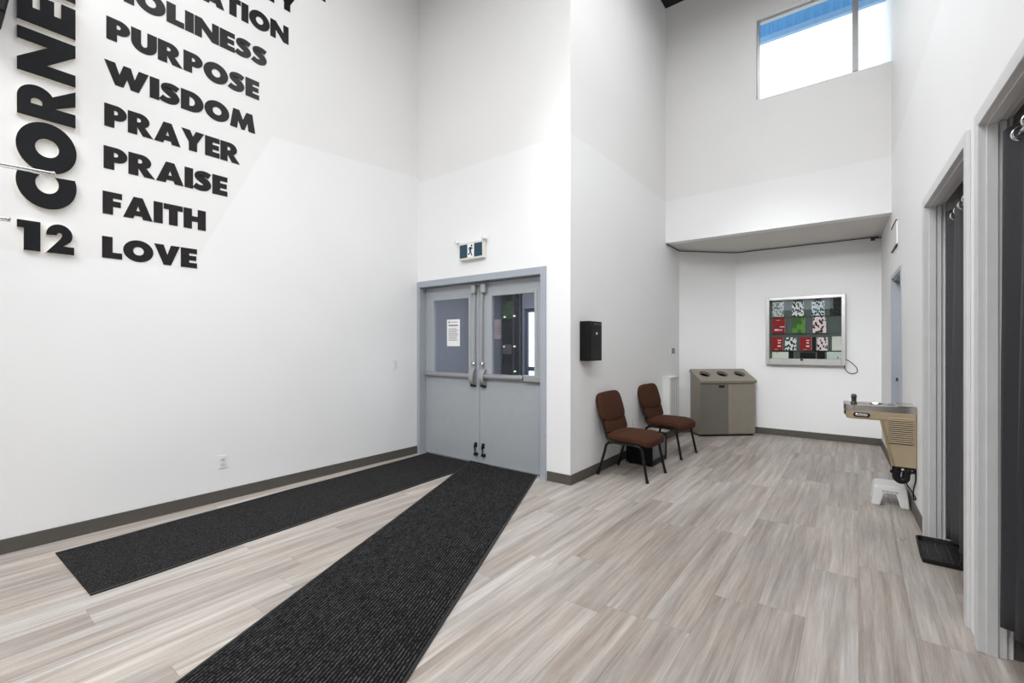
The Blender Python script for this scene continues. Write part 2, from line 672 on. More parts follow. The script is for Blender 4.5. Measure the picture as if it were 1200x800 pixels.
# ---------------------------------------------------------------- walls
struct(MB().box(XL - 0.15, XL, YBACK - 0.1, YD + 0.2, 0, HC), 'wall_left', M_wall_left)
D0, D1, DT = -4.54, -2.645, 2.165    # double door opening
struct(MB().box(XL, D0, YD, YD + 0.2, 0, HC).box(D1, XC - 0.15, YD, YD + 0.2, 0, HC)
       .box(D0, D1, YD, YD + 0.2, DT, HC), 'wall_entrance', M_wall_cut)
struct(MB().box(XC - 0.15, XC, YD, 7.5, 0, HC), 'wall_corridor', M_wall_cut)
W0, W1, WZ0, WZ1 = -1.085, 0.36, 4.69, 5.77
struct(MB().box(XC, W0, YW, YW + 0.16, HS, HC).box(W0, W1, YW, YW + 0.16, HS, WZ0)
       .box(W0, W1, YW, YW + 0.16, WZ1, HC),
       'wall_window', M_wall_cut)
AD = (-2.30, 7.50)
AE = (-1.60, YB)
nx, ny = -(AE[1] - AD[1]), (AE[0] - AD[0])
nl = hypot(nx, ny)
nx, ny = nx / nl * 0.14, ny / nl * 0.14
struct(MB().prism([AD, AE, (AE[0] + nx, AE[1] + ny), (AD[0] + nx, AD[1] + ny)], 2, 0, HS), 'wall_alcove_side', M_wall)
struct(MB().box(AE[0] - 0.01, xr(YB), YB, YB + 0.14, 0, HS), 'wall_back', M_wall)
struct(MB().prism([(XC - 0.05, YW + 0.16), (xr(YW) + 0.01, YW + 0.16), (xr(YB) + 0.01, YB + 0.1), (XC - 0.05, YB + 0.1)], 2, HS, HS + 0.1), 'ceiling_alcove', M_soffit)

# right wall: strips between the openings, in the plane of the skew wall
RT = 0.10
O1 = (1.70, 2.965)      # nearer curtained opening
O2 = (3.21, 4.465)      # farther curtained opening
O3 = (5.92, 6.74)       # doorway by the alcove
OZ = 2.42
rw = MB()


def rbox(m, y0, y1, z0, z1, n0, n1):
    """box on the skew right wall: n is measured into the wall (+) or into the room (-)"""
    return m.prism([(xr(y0) + n0, y0), (xr(y0) + n1, y0), (xr(y1) + n1, y1), (xr(y1) + n0, y1)], 2, z0, z1)


for (a, b, z0, z1) in ((YBACK, O1[0], 0, HC), (O1[0], O1[1], OZ, HC), (O1[1], O2[0], 0, HC), (O2[0], O2[1], OZ, HC),
                       (O2[1], O3[0], 0, HC), (O3[0], O3[1], 2.15, HC), (O3[1], YB + 0.14, 0, HC)):
    rbox(rw, a, b, z0, z1, 0, RT)
struct(rw, 'wall_right', M_wall_cut)
# changing booths behind the curtains
struct(MB().box(xr(4.5) + RT, 1.9, 4.475, 4.575, 0, 2.8), 'wall_booth_far', M_booth)
struct(MB().box(xr(3.1) + RT, 1.9, 2.985, 3.19, 0, 2.8), 'wall_booth_middle', M_booth)
struct(MB().box(xr(1.6) + RT, 1.9, 1.58, 1.68, 0, 2.8), 'wall_booth_near', M_booth)
struct(MB().box(1.9, 2.0, 1.58, 4.575, 0, 2.8), 'wall_booth_back', M_booth)
struct(MB().box(0.50, 2.0, 1.58, 4.575, 2.8, 2.86), 'ceiling_booths', M_booth)
# wall behind the camera, with a row of high windows
BW = [(-2.62, -2.12), (-1.86, -1.38), (-1.22, -0.76)]
wb_ = MB()
wb_.box(XL - 0.15, xr(YBACK) + RT, YBACK - 0.15, YBACK, 0, 2.86).box(XL - 0.15, xr(YBACK) + RT, YBACK - 0.15, YBACK, 3.40, HC)
xs = [XL - 0.15] + [v for w in BW for v in w] + [xr(YBACK) + RT]
for i in range(0, len(xs), 2):
    wb_.box(xs[i], xs[i + 1], YBACK - 0.15, YBACK, 2.86, 3.40)
struct(wb_, 'wall_behind', mat('charcoal_wall_paint', (66, 66, 68), .7))
struct(MB().box(XL - 0.15, 1.2, YBACK - 0.15, YW + 0.16, HC, HC + 0.12), 'ceiling', M_black_ceiling)

# vestibule beyond the glazed doors
VX0, VX1, VY1, VH = -5.20, -2.45, 6.20, 2.9
struct(MB().box(VX0 - 0.1, VX0, YD + 0.2, VY1 + 0.1, 0, VH), 'wall_vestibule_left', M_slate)
struct(MB().box(VX0, XL - 0.15, YD + 0.1, YD + 0.2, 0, VH), 'wall_vestibule_front', M_slate)
vb = MB()
EX0, EX1 = -4.46, -3.20    # street door opening
vb.box(VX0, EX0, VY1, VY1 + 0.1, 0, VH).box(EX1, VX1, VY1, VY1 + 0.1, 0, VH).box(EX0, EX1, VY1, VY1 + 0.1, 2.02, VH)
struct(vb, 'wall_vestibule_back', M_slate)
struct(MB().box(VX0 - 0.1, VX1, YD + 0.2, VY1 + 0.1, VH, VH + 0.1), 'ceiling_vestibule', M_slate)
struct(MB().box(-12, 4, VY1 + 0.1, 20, -0.12, -0.06), 'trim_pavement', M_pave)

# ---------------------------------------------------------------- floor: every plank is a piece of its own
fl = struct(MB().box(VX0 - 0.1, 2.0, YBACK - 0.15, 8.4, -0.06, -0.004), 'floor', M_floor_base)
PW, PL = 0.218, 1.42
cache = {}


def plank_mesh(w, ln):
    k = (round(w, 3), round(ln, 3))
    if k in cache:
        return cache[k]
    g, b_ = 0.0003, 0.0005
    m = MB()
    x0, x1, y0, y1 = g, w - g, g, ln - g
    lo = [(x0, y0, -0.004), (x1, y0, -0.004), (x1, y1, -0.004), (x0, y1, -0.004)]
    mi = [(x0, y0, -b_), (x1, y0, -b_), (x1, y1, -b_), (x0, y1, -b_)]
    hi = [(x0 + b_, y0 + b_, 0), (x1 - b_, y0 + b_, 0), (x1 - b_, y1 - b_, 0), (x0 + b_, y1 - b_, 0)]
    v = lo + mi + hi
    f = [(8, 9, 10, 11)]
    for a in (0, 4):
        for i in range(4):
            j = (i + 1) % 4
            f.append((a + i, a + j, a + 4 + j, a + 4 + i))
    m.add(v, f)
    me = bpy.data.meshes.new('plank')
    me.from_pydata(m.v, [], m.f)
    me.materials.append(M_plank)
    me.update()
    cache[k] = me
    return me


def lay(x, w, ya, yb, rng):
    y = ya - rng.random() * PL
    while y < yb - 1e-4:
        a, e = max(y, ya), min(y + PL, yb)
        if e - a > 0.02:
            o = bpy.data.objects.new('plank', plank_mesh(w, e - a))
            o.location = (x, a, 0)
            COL.objects.link(o)
            o.parent = fl
        y += PL


rng = random.Random(11)
x = XL + 0.005
rest = MB()
while x < 0.9:
    w = PW
    ymax = YB if x > -1.62 else (YB - (-1.62 - x) - 0.02 if x > XC - 0.02 else YD + 0.2)
    if x > 0.40:
        ymax = 4.47
    lay(x, w, -0.6, ymax, rng)
    rest.box(x + 0.001, x + w - 0.001, YBACK, -0.601, -0.004, 0)
    x += w
# floor behind the camera and in the vestibule, never seen plank by plank
rest.box(VX0, VX1, YD + 0.201, VY1, -0.004, 0)
o = rest.build('plank_rows', M_plank, fl)
o['kind'] = 'stuff'

# ---------------------------------------------------------------- baseboards
bh, bt_ = 0.10, 0.012
struct(MB().box(XL, XL + bt_, YBACK, YD - 0.02, 0, bh), 'baseboard_left', M_base, bevel=0.003)
struct(MB().box(-2.575, XC + bt_, YD - bt_, YD, 0, bh), 'baseboard_entrance', M_base, bevel=0.003)
struct(MB().box(XC, XC + bt_, YD + 0.001, 7.5, 0, bh), 'baseboard_corridor', M_base, bevel=0.003)
tx, ty = (AE[0] - AD[0]) / hypot(AE[0] - AD[0], AE[1] - AD[1]), (AE[1] - AD[1]) / hypot(AE[0] - AD[0], AE[1] - AD[1])
struct(MB().prism([AD, (AD[0] + ty * bt_, AD[1] - tx * bt_), (AE[0] + ty * bt_, AE[1] - tx * bt_), AE], 2, 0, bh), 'baseboard_alcove_side', M_base)
struct(MB().box(AE[0], xr(YB), YB - bt_, YB, 0, bh), 'baseboard_back', M_base, bevel=0.003)
b_ = MB()
for (a, e) in ((O2[1] + 0.06, O3[0] - 0.05), (O3[1] + 0.05, YB), (YBACK, O1[0] - 0.06)):
    rbox(b_, a, e, 0, bh, -bt_, 0)
struct(b_, 'baseboard_right', M_base)
struct(MB().box(0.56, 1.9, 2.973, 2.985, 0, 0.11).box(0.56, 1.9, 4.463, 4.475, 0, 0.11).box(1.888, 1.9, 1.68, 4.47, 0, 0.11), 'baseboard_booths', M_base)

# thin dark cable along the top of the alcove walls, with its bracket
cab = MB()
cz = HS - 0.014
cab.tube([(XC + 0.012, YW + 0.01, cz), (XC + 0.012, AD[1] - 0.01, cz), (AE[0] + 0.006, YB - 0.014, cz), (xr(YB) - 0.03, YB - 0.014, cz)], 0.006, 8)
ct = thing('ceiling_cable', 'thin dark cable run along the top of the alcove walls under the soffit', 'cable', (XC, YW, HS))
cab.transform(Matrix.Translation((-XC, -YW, -HS))).build('cable', M_dark, ct)
br = MB().cyl((xr(8.1) - 0.10, YB - 0.02, HS - 0.02), (xr(8.1) - 0.10, YB - 0.09, HS - 0.05), 0.008, 8)
br.box(xr(8.1) - 0.125, xr(8.1) - 0.075, YB - 0.10, YB - 0.085, HS - 0.075, HS - 0.03)
br.cyl((xr(8.1) - 0.10, YB - 0.05, HS - 0.035), (xr(8.1) - 0.005, YB - 0.05, HS - 0.035), 0.008, 8)
br.transform(Matrix.Translation((-XC, -YW, -HS))).build('bracket', M_gunmetal, ct)

# ---------------------------------------------------------------- high window and the blue eave outside
win = root_struct('window_1', (W0, YW, WZ0))
ww, wh = W1 - W0, WZ1 - WZ0
f_ = MB()
fy0, fy1 = 0.05, 0.12
f_.box(0, 0.03, fy0, fy1, 0, wh).box(ww - 0.02, ww, fy0, fy1, 0, wh).box(0.03, ww - 0.02, fy0, fy1, 0, 0.025).box(0.03, ww - 0.02, fy0, fy1, wh - 0.03, wh)
f_.build('window_frame', M_alu, win, 0.004)
mx_ = -0.02 - W0
MB().box(mx_ - 0.035, mx_ + 0.025, fy0 - 0.01, fy1, 0.025, wh - 0.03).build('mullion', M_alu, win, 0.004)
MB().box(0.03, mx_ - 0.035, 0.08, 0.086, 0.025, wh - 0.03).build('pane', M_glass, win)
MB().box(mx_ + 0.025, ww - 0.02, 0.08, 0.086, 0.025, wh - 0.03).build('pane', M_glass, win)
eave = thing('roof_eave', 'blue corrugated metal eave outside the high window', 'eave', (-2.4, 7.55, 5.90))
e_ = MB()
for k in range(30):
    xx = k * 0.11
    e_.prism([(xx, 0.03), (xx, 0.0), (xx + 0.045, 0.0), (xx + 0.055, 0.012), (xx + 0.10, 0.012), (xx + 0.11, 0.0), (xx + 0.11, 0.03)], 2, 0.0, 1.0)
e_.build('corrugated_sheet', M_blue, eave)
MB().box(-0.02, 3.32, -0.02, 0.05, -0.06, 0.02).build('edge_flashing', M_blue_trim, eave, 0.004)
MB().box(0.0, 3.3, 0.03, 0.10, -0.02, 1.0).build('backing_board', M_blue_trim, eave)

# windows behind the camera
for i, (a, b) in enumerate(BW):
    r_ = root_struct('window_%d' % (i + 2), (a, YBACK - 0.1, 2.86))
    k = MB().box(0, 0.03, 0, 0.06, 0, 0.54).box(b - a - 0.03, b - a, 0, 0.06, 0, 0.54).box(0.03, b - a - 0.03, 0, 0.06, 0, 0.03).box(0.03, b - a - 0.03, 0, 0.06, 0.51, 0.54)
    k.build('window_frame', M_alu, r_)
    MB().box(0.03, b - a - 0.03, 0.03, 0.036, 0.03, 0.51).build('pane', M_glass, r_)

# ---------------------------------------------------------------- double door
dr = root_struct('door_1', (0, 0, 0))
fr = MB()
FO = 0.06
fr.box(D0 - 0.04, D0 + 0.01, YD - 0.018, YD + 0.19, 0, DT + 0.065)          # left jamb
fr.box(D1 - 0.01, D1 + FO, YD - 0.018, YD + 0.19, 0, DT + 0.065)
fr.box(D0 + 0.01, D1 - 0.01, YD - 0.018, YD + 0.19, DT - 0.012, DT + 0.065)
fr.box(D0 + 0.01, D0 + 0.03, YD + 0.14, YD + 0.19, 0, DT - 0.012)             # stops
fr.box(D1 - 0.03, D1 - 0.01, YD + 0.14, YD + 0.19, 0, DT - 0.012)
fr.box(D0 + 0.01, D1 - 0.01, YD + 0.14, YD + 0.19, DT - 0.035, DT - 0.012)
fr.build('door_frame', M_frame, dr, 0.003)
DM = (D0 + D1) / 2 + 0.003
LY0, LY1 = YD + 0.09, YD + 0.135


def leaf(x0, x1, gx0, gx1, sgn):
    gz0, gz1 = 1.03, 1.985
    m = MB()
    z0, z1 = 0.012, DT - 0.018
    m.box(x0, gx0, LY0, LY1, z0, z1).box(gx1, x1, LY0, LY1, z0, z1)
    m.box(gx0, gx1, LY0, LY1, z0, gz0).box(gx0, gx1, LY0, LY1, gz1, z1)
    lf = m.build('door_leaf', M_steel, dr)
    b = MB()
    q = 0.032
    b.box(gx0 - q, gx0 + 0.006, LY0 - 0.008, LY0 + 0.01, gz0 - q, gz1 + q).box(gx1 - 0.006, gx1 + q, LY0 - 0.008, LY0 + 0.01, gz0 - q, gz1 + q)
    b.box(gx0 + 0.006, gx1 - 0.006, LY0 - 0.008, LY0 + 0.01, gz1 - 0.006, gz1 + q).box(gx0 + 0.006, gx1 - 0.006, LY0 - 0.008, LY0 + 0.01, gz0 - q, gz0 + 0.006)
    b.build('glazing_bead', M_steel, lf, 0.003)
    MB().box(gx0, gx1, LY0 + 0.02, LY0 + 0.026, gz0, gz1).build('glass_pane', M_glass_door, lf)
    # panic bar across the leaf, its end head on the meeting stile
    mx = x1 if sgn > 0 else x0       # meeting edge
    hx = mx - sgn * 0.075
    pb = MB()
    a0, a1 = (x0 + 0.03, hx - 0.03) if sgn > 0 else (hx + 0.03, x1 - 0.03)
    yb = LY0
    prof = [(yb, 1.01), (yb - 0.035, 1.012), (yb - 0.052, 1.022), (yb - 0.056, 1.04), (yb - 0.052, 1.06), (yb - 0.035, 1.07), (yb, 1.072)]
    if sgn > 0:
        pb.prism(prof, 0, a0, a1)
    else:
        pb.prism(prof, 0, a0, a1 - 0.24)
        pb.prism([(yb, 1.0), (yb - 0.042, 1.0), (yb - 0.048, 1.012), (yb - 0.048, 1.066), (yb - 0.042, 1.078), (yb, 1.078)], 0, a1 - 0.225, a1)
    pb.build('push_bar', M_alu, lf, 0.003)
    hd = MB()
    pr = []
    for k in range(13):
        t = -pi / 2 + pi * k / 12
        pr.append((yb - 0.028 - 0.05 * cos(t), 1.03 + 0.10 * sin(t)))
    pr = [(yb, 0.93)] + pr + [(yb, 1.13)]
    hd.prism(pr, 0, hx - 0.035, hx + 0.035)
    hd.build('bar_head', M_alu, lf, 0.008, 3)
    MB().prism([(yb, 0.905), (yb - 0.045, 0.915), (yb - 0.05, 0.945), (yb, 0.95)], 0, hx - 0.03, hx + 0.03).build('head_latch', M_dark, lf, 0.004)
    MB().lathe([(0.0, 0), (0.022, 0), (0.022, 0.03), (0.016, 0.045), (0.0, 0.047)], (hx + sgn * 0.01, LY0 - 0.047, 1.185), 16, 1).build('cylinder_lock', M_chrome, lf)
    MB().cyl((hx + sgn * 0.02, LY0 - 0.02, 1.12), (hx + sgn * 0.02, LY0 - 0.02, 2.04), 0.012, 10).build('vertical_rod', M_alu, lf)
    MB().box(hx - 0.022, hx + 0.052, LY0 - 0.055, LY0, 2.02, 2.125).build('top_latch', M_alu, lf, 0.008)
    k = MB()
    kx = mx - sgn * 0.055
    k.tube(smooth_path([(kx - 0.008, LY0 - 0.006, 0.235), (kx - 0.004, LY0 - 0.022, 0.20), (kx + 0.004, LY0 - 0.022, 0.165), (kx + 0.018, LY0 - 0.035, 0.13), (kx + 0.018, LY0 - 0.03, 0.115)], 4), 0.010, 8)
    k.box(kx - 0.016, kx + 0.022, LY0 - 0.014, LY0, 0.19, 0.245)
    k.box(kx + 0.0, kx + 0.038, LY0 - 0.045, LY0, 0.095, 0.125)
    k.build('kick_down_stop', M_dark, lf, 0.003)
    return lf


leaf(D0 + 0.013, DM - 0.004, -4.375, -3.755, 1)
leaf(DM + 0.004, D1 - 0.013, -3.40, -2.79, -1)
for zz in (0.30, 1.0, 1.9):
    MB().cyl((D1 - 0.008, LY0 - 0.01, zz - 0.05), (D1 - 0.008, LY0 - 0.01, zz + 0.05), 0.009, 8).build('hinge', M_steel, dr)
    MB().cyl((D0 + 0.008, LY0 - 0.01, zz - 0.05), (D0 + 0.008, LY0 - 0.01, zz + 0.05), 0.009, 8).build('hinge', M_steel, dr)
MB().box(D0 + 0.02, D1 - 0.02, LY0 - 0.02, LY1 + 0.05, 0, 0.008).build('threshold', M_alu, dr, 0.002)


# paper notice on the left glass
def paper(name, label, x0, z0, w, h, y, lines, heading=True, m=M_paper):
    t = thing(name, label, 'notice', (x0, y, z0))
    sht = MB().box(0, w, -0.001, 0, 0, h).build('sheet', m, t)
    k = MB()
    rr = random.Random(len(label))
    if heading:
        k.box(w * 0.12, w * 0.24, -0.0018, -0.001, h * 0.87, h * 0.93)
        k.box(w * 0.32, w * 0.82, -0.0018, -0.001, h * 0.89, h * 0.91)
        k.box(w * 0.12, w * 0.86, -0.0018, -0.001, h * 0.755, h * 0.80)
    for i in range(lines):
        zz = h * (0.64 - i * 0.48 / lines)
        k.box(w * 0.12, w * (0.72 + 0.18 * rr.random()), -0.0018, -0.001, zz, zz + h * 0.018)
    k.build('printed_lines', M_ink, sht)
    return t


paper('paper_notice', 'white printed sheet taped to the glass of the left door', -4.155, 1.395, 0.225, 0.335, LY0 + 0.0195, 9)
M_pinkpaper = mat('pale_pink_paper', (232, 208, 212), 0.8)
paper('paper_notice', 'pale pink sheet on the vestibule wall seen through the right door', -5.13, 1.52, 0.24, 0.34, VY1 - 0.0005, 5, False, M_pinkpaper)

# dark glazed cabinet in the vestibule, reflected greenery as a green sheet, reflected spot lights as glowing dots
cb = thing('glazed_cabinet', 'dark glazed cabinet in the vestibule seen through the right door', 'cabinet', (-4.885, VY1 - .002, 0))
M_sbm = mat('slate_blue_metal', (74, 84, 104), 0.4)
MB().box(0, 0.40, -0.06, 0, 0, 2.55).build('body', M_darkglass, cb, 0.004)
for px0 in (0.0, 0.25, 0.385):
    MB().box(px0, px0 + 0.015, -0.07, -0.06, 0, 2.55).build('post', M_sbm, cb)
MB().box(0.02, 0.24, -0.07, -0.061, 1.86, 2.16).build('green_reflection', mat('deep_green_reflection', (58, 88, 60), 0.7, var=0.5, scale=20), cb)
MB().box(0.04, 0.22, -0.08, -0.061, 1.26, 1.42).build('grey_device', mat('device_grey', (96, 92, 92), 0.5), cb, 0.005)
ml = emit('reflected_spot_glow', (255, 252, 244), 2.0)
for (lx, lz) in ((0.085, 1.89), (0.285, 1.90), (0.075, 1.385), (0.29, 1.39), (0.30, 0.97)):
    MB().lathe([(0.0, 0), (0.012, 0.004), (0.012, 0.02), (0.014, 0.04)], (lx, -0.10, lz), 12, 1).build('reflected_spot', ml, cb)
# street door of the vestibule
sd = root_struct('door_2', (EX0, VY1 + 0.03, 0))
k = MB().box(0, 0.05, 0, 0.05, 0, 2.02).box(EX1 - EX0 - 0.05, EX1 - EX0, 0, 0.05, 0, 2.02).box(0.05, EX1 - EX0 - 0.05, 0, 0.05, 1.96, 2.02).box(0.05, EX1 - EX0 - 0.05, 0, 0.05, 0, 0.12).box(0.05, EX1 - EX0 - 0.05, 0.01, 0.05, 0.98, 1.05)
k.build('door_frame', mat('slate_blue_metal', (74, 84, 104), 0.4), sd)
MB().box(0.05, EX1 - EX0 - 0.05, 0.02, 0.026, 0.12, 1.96).build('glass_pane', M_glass, sd)

# ---------------------------------------------------------------- frames of the curtained openings
for i, (a, b) in enumerate((O2, O1)):
    t = MB()
    fw, pr_ = 0.05, 0.016
    for (ya, yb_) in ((a - fw, a), (b, b + fw)):
        rbox(t, ya, yb_, 0, OZ + fw, -pr_, 0)
    rbox(t, a, b, OZ, OZ + fw, -pr_, 0)
    o = struct(t, 'trim_%d' % (i + 1), M_trim, None, 0.003)
    j = MB()
    rbox(j, b - 0.014, b + 0.01, 0, OZ, -pr_, RT - 0.02)
    rbox(j, a - 0.01, a + 0.014, 0, OZ, -pr_, RT - 0.02)
    rbox(j, a + 0.014, b - 0.014, OZ - 0.014, OZ + 0.01, -pr_, RT - 0.02)
    j.build('jamb', M_trim, o, 0.003)
    st = MB()
    rbox(st, b - 0.022, b - 0.014, 0, OZ - 0.014, 0.012, 0.05)
    rbox(st, a + 0.014, a + 0.022, 0, OZ - 0.014, 0.012, 0.05)
    rbox(st, a + 0.022, b - 0.022, OZ - 0.022, OZ - 0.014, 0.012, 0.05)
    st.build('stop', M_trim, o, 0.002)
# doorway by the alcove
d3 = root_struct('door_3')
t = MB()
fw = 0.045
rbox(t, O3[0] - fw, O3[0], 0, 2.15 + fw, -0.012, 0)
rbox(t, O3[1], O3[1] + fw, 0, 2.15 + fw, -0.012, 0)
rbox(t, O3[0], O3[1], 2.15, 2.15 + fw, -0.012, 0)
rbox(t, O3[0], O3[0] + 0.02, 0, 2.15, 0, 0.10)
rbox(t, O3[1] - 0.02, O3[1], 0, 2.15, 0, 0.10)
rbox(t, O3[0] + 0.02, O3[1] - 0.02, 2.13, 2.15, 0, 0.10)
t.build('door_frame', M_frame, d3, 0.002)
t = MB()
rbox(t, O3[0] + 0.02, O3[1] - 0.02, 0.01, 2.13, 0.085, 0.125)
t.build('door_leaf', M_steel, d3)
t = MB()
rbox(t, O3[1] - 0.023, O3[1] - 0.019, 1.00, 1.04, 0.025, 0.045)
t.build('strike_plate', M_gunmetal, d3)


# curtains
def curtain(label, y0, y1, xc, hem, npl, seed, cloth):
    yc = (y0 + y1) / 2
    t = thing('curtain', label, 'curtain', (xc, yc, 0), 0, None)
    rr = random.Random(seed)
    ph = [rr.uniform(-0.5, 0.5) for _ in range(npl + 2)]
    n, mz = npl * 14, 22
    zt = OZ - 0.085
    m = MB()
    vs, fs = [], []
    for i in range(n + 1):
        s = i / n
        for j in range(mz + 1):
            u = j / mz
            z = zt + (hem(s) - zt) * u
            a = 2 * pi * npl * s + 0.5 * sin(3.1 * s * npl / 3 + seed) * u
            amp = 0.030 + 0.008 * u * (0.7 + 0.3 * sin(5 * s + seed))
            dx = amp * sin(a) + 0.008 * sin(2.3 * a + 3 * u)
            y = y0 + (y1 - y0) * s + 0.006 * sin(7 * u + 5 * s) - yc - 0.07 * (1 if label.startswith('charcoal') else -0.3) * u * u * s
            vs.append((dx - 0.012 * u * u, y, z))
    for i in range(n):
        for j in range(mz):
            p = i * (mz + 1) + j
            fs.append((p, p + mz + 1, p + mz + 2, p + 1))
    m.add(vs, fs, True)
    o = m.build('cloth', cloth, t)
    k = o.modifiers.new('thickness', 'SOLIDIFY')
    k.thickness = 0.002
    # rings punched through the heading, at the crossings of the pleats
    for q in range(2 * npl):
        s = (q + 0.5 * 0) / (2 * npl) + 1 / (4 * npl) * 0
        y = y0 + (y1 - y0) * s - yc
        if abs(y) > (y1 - y0) / 2 - 0.015:
            continue
        pth = [(0.027 * cos(2 * pi * w / 16), y, zt - 0.05 + 0.027 * sin(2 * pi * w / 16)) for w in range(17)]
        MB().tube(pth, 0.006, 6, False).build('grommet', M_chrome, t)
    return t


def rod(label, x0, y0, y1, z):
    t = thing('curtain_rod', label, 'rod', (x0, (y0 + y1) / 2, z))
    h = (y1 - y0) / 2
    MB().cyl((0, -h, 0), (0, h, 0), 0.011, 12).build('rod', M_chrome, t)
    for sg in (-1, 1):
        MB().lathe([(0.0, 0), (0.024, 0), (0.024, 0.006), (0.013, 0.012)], (0, sg * h - (0.012 if sg > 0 else 0), 0), 14, 1).build('end_socket', M_chrome, t)
    return t


CX = 0.530
rod('chrome curtain rod across the farther curtained opening', CX, O2[0] - 0.0, O2[1] + 0.0, OZ - 0.135)
rod('chrome curtain rod across the nearest curtained opening', CX + 0.012, O1[0] - 0.0, O1[1] + 0.0, OZ - 0.135)
curtain('charcoal pleated curtain in the farther opening, above the black boot tray', 3.24, 4.44, CX, lambda s: 0.15 + 0.03 * sin(4 * s + 0.5) - 0.07 * max(0, s - 0.8) / 0.2, 4, 3, M_curtain_grey)
curtain('dark curtain in the nearest opening at the right edge of the view', 1.74, 2.945, CX + 0.012, lambda s: 0.15 + 0.36 * (1 - s), 4, 9, M_curtain)

# ---------------------------------------------------------------- wall lettering
def arc(cx, cy, rx, ry, a0, a1, n=20):
    return [(cx + rx * cos(radians(a0 + (a1 - a0) * i / n)), cy + ry * sin(radians(a0 + (a1 - a0) * i / n))) for i in range(n + 1)]


def stroke(pts, wd):
    P = smooth_path([(p[0], p[1], 0) for p in pts], 6)
    L, R = [], []
    n = len(P)
    for i, p in enumerate(P):
        a = P[max(i - 1, 0)]
        b = P[min(i + 1, n - 1)]
        t = (b - a).normalized()
        w = wd(i / (n - 1)) / 2
        L.append((p.x - t.y * w, p.y + t.x * w))
        R.append((p.x + t.y * w, p.y - t.x * w))
    return L + R[::-1]


def clipx(pts, xm):
    return [p for p in pts if p[0] <= xm]


G = {
    'I': ([[(0, 0), (.34, 0), (.34, 1), (0, 1)]], .34),
    'L': ([[(0, 0), (.66, 0), (.66, .28), (.34, .28), (.34, 1), (0, 1)]], .66),
    'E': ([[(0, 0), (.66, 0), (.66, .26), (.34, .26), (.34, .38), (.63, .38), (.63, .625), (.34, .625), (.34, .745), (.66, .745), (.66, 1), (0, 1)]], .66),
    'F': ([[(0, 0), (.34, 0), (.34, .36), (.60, .36), (.60, .61), (.34, .61), (.34, .74), (.64, .74), (.64, 1), (0, 1)]], .64),
    'H': ([[(0, 0), (.34, 0), (.34, .37), (.58, .37), (.58, 0), (.92, 0), (.92, 1), (.58, 1), (.58, .64), (.34, .64), (.34, 1), (0, 1)]], .92),
    'T': ([[(.20, 0), (.54, 0), (.54, .73), (.74, .73), (.74, 1), (0, 1), (0, .73), (.20, .73)]], .74),
    'N': ([[(0, 0), (.29, 0), (.29, .50), (.71, 0), (1.0, 0), (1.0, 1), (.71, 1), (.71, .50), (.29, 1), (0, 1)]], 1.0),
    'M': ([[(0, 0), (.32, 0), (.37, .42), (.51, 0), (.66, 0), (.80, .42), (.85, 0), (1.17, 0), (1.03, 1), (.75, 1), (.585, .53), (.42, 1), (.14, 1)]], 1.17),
    'W': ([[(.34, 0), (.61, 0), (.73, .42), (.85, 0), (1.12, 0), (1.46, 1), (1.12, 1), (.98, .52), (.85, 1), (.61, 1), (.48, .52), (.34, 1), (0, 1)]], 1.46),
    'V': ([[(.35, 0), (.63, 0), (.98, 1), (.63, 1), (.49, .50), (.35, 1), (0, 1)]], .98),
    'A': ([[(0, 0), (.35, 0), (.39, .14), (.65, .14), (.69, 0), (1.04, 0), (.68, 1), (.36, 1)], [(.455, .37), (.585, .37), (.52, .60)]], 1.04),
    'Y': ([[(.31, 0), (.66, 0), (.66, .41), (.97, 1), (.61, 1), (.485, .71), (.36, 1), (0, 1), (.31, .41)]], .97),
    'O': ([arc(.53, .5, .53, .52, 0, 351, 39), arc(.53, .5, .19, .205, 0, 345, 23)], 1.06),
    'D': ([[(0, 0)] + arc(.40, .5, .50, .5, -90, 90) + [(0, 1)], [(.33, .28)] + arc(.37, .5, .18, .22, -90, 90, 12) + [(.33, .72)]], .90),
    'P': ([[(0, 0), (.34, 0), (.34, .34)] + arc(.42, .67, .35, .33, -90, 90) + [(0, 1)], [(.33, .58)] + arc(.38, .675, .085, .095, -90, 90, 10) + [(.33, .77)]], .77),
    'R': ([[(0, 0), (.34, 0), (.34, .36), (.54, 0), (.93, 0), (.62, .41)] + arc(.44, .68, .35, .32, -50, 90) + [(0, 1)], [(.33, .585)] + arc(.39, .68, .085, .095, -90, 90, 10) + [(.33, .775)]], .93),
    'U': ([[(0, 1)] + arc(.45, .42, .45, .44, 180, 360) + [(.90, 1), (.56, 1)] + arc(.45, .42, .11, .15, 360, 180, 12) + [(.34, 1)]], .90),
    'C': ([clipx(arc(.54, .5, .54, .52, 58, 302, 40), .73) + clipx(arc(.54, .5, .21, .20, 322, 38, 20), .73)], .73),
    'S': ([stroke([(.65, .79), (.52, .85), (.36, .862), (.20, .79), (.20, .66), (.35, .56), (.49, .46), (.55, .33), (.47, .19), (.31, .138), (.15, .155), (.02, .225)], lambda t: .29 + .06 * sin(pi * t) ** 4 - .02 * abs(t - .5))], .73),
    '1': ([[(.13, 0), (.46, 0), (.46, 1), (0, 1), (0, .74), (.13, .74)]], .46),
    '2': ([arc(.39, .65, .38, .37, 186, -38, 26) + [(.50, .27), (.82, .27), (.82, 0), (0, 0), (.40, .50)] + arc(.39, .64, .075, .085, -20, 186, 10)], .82),
}


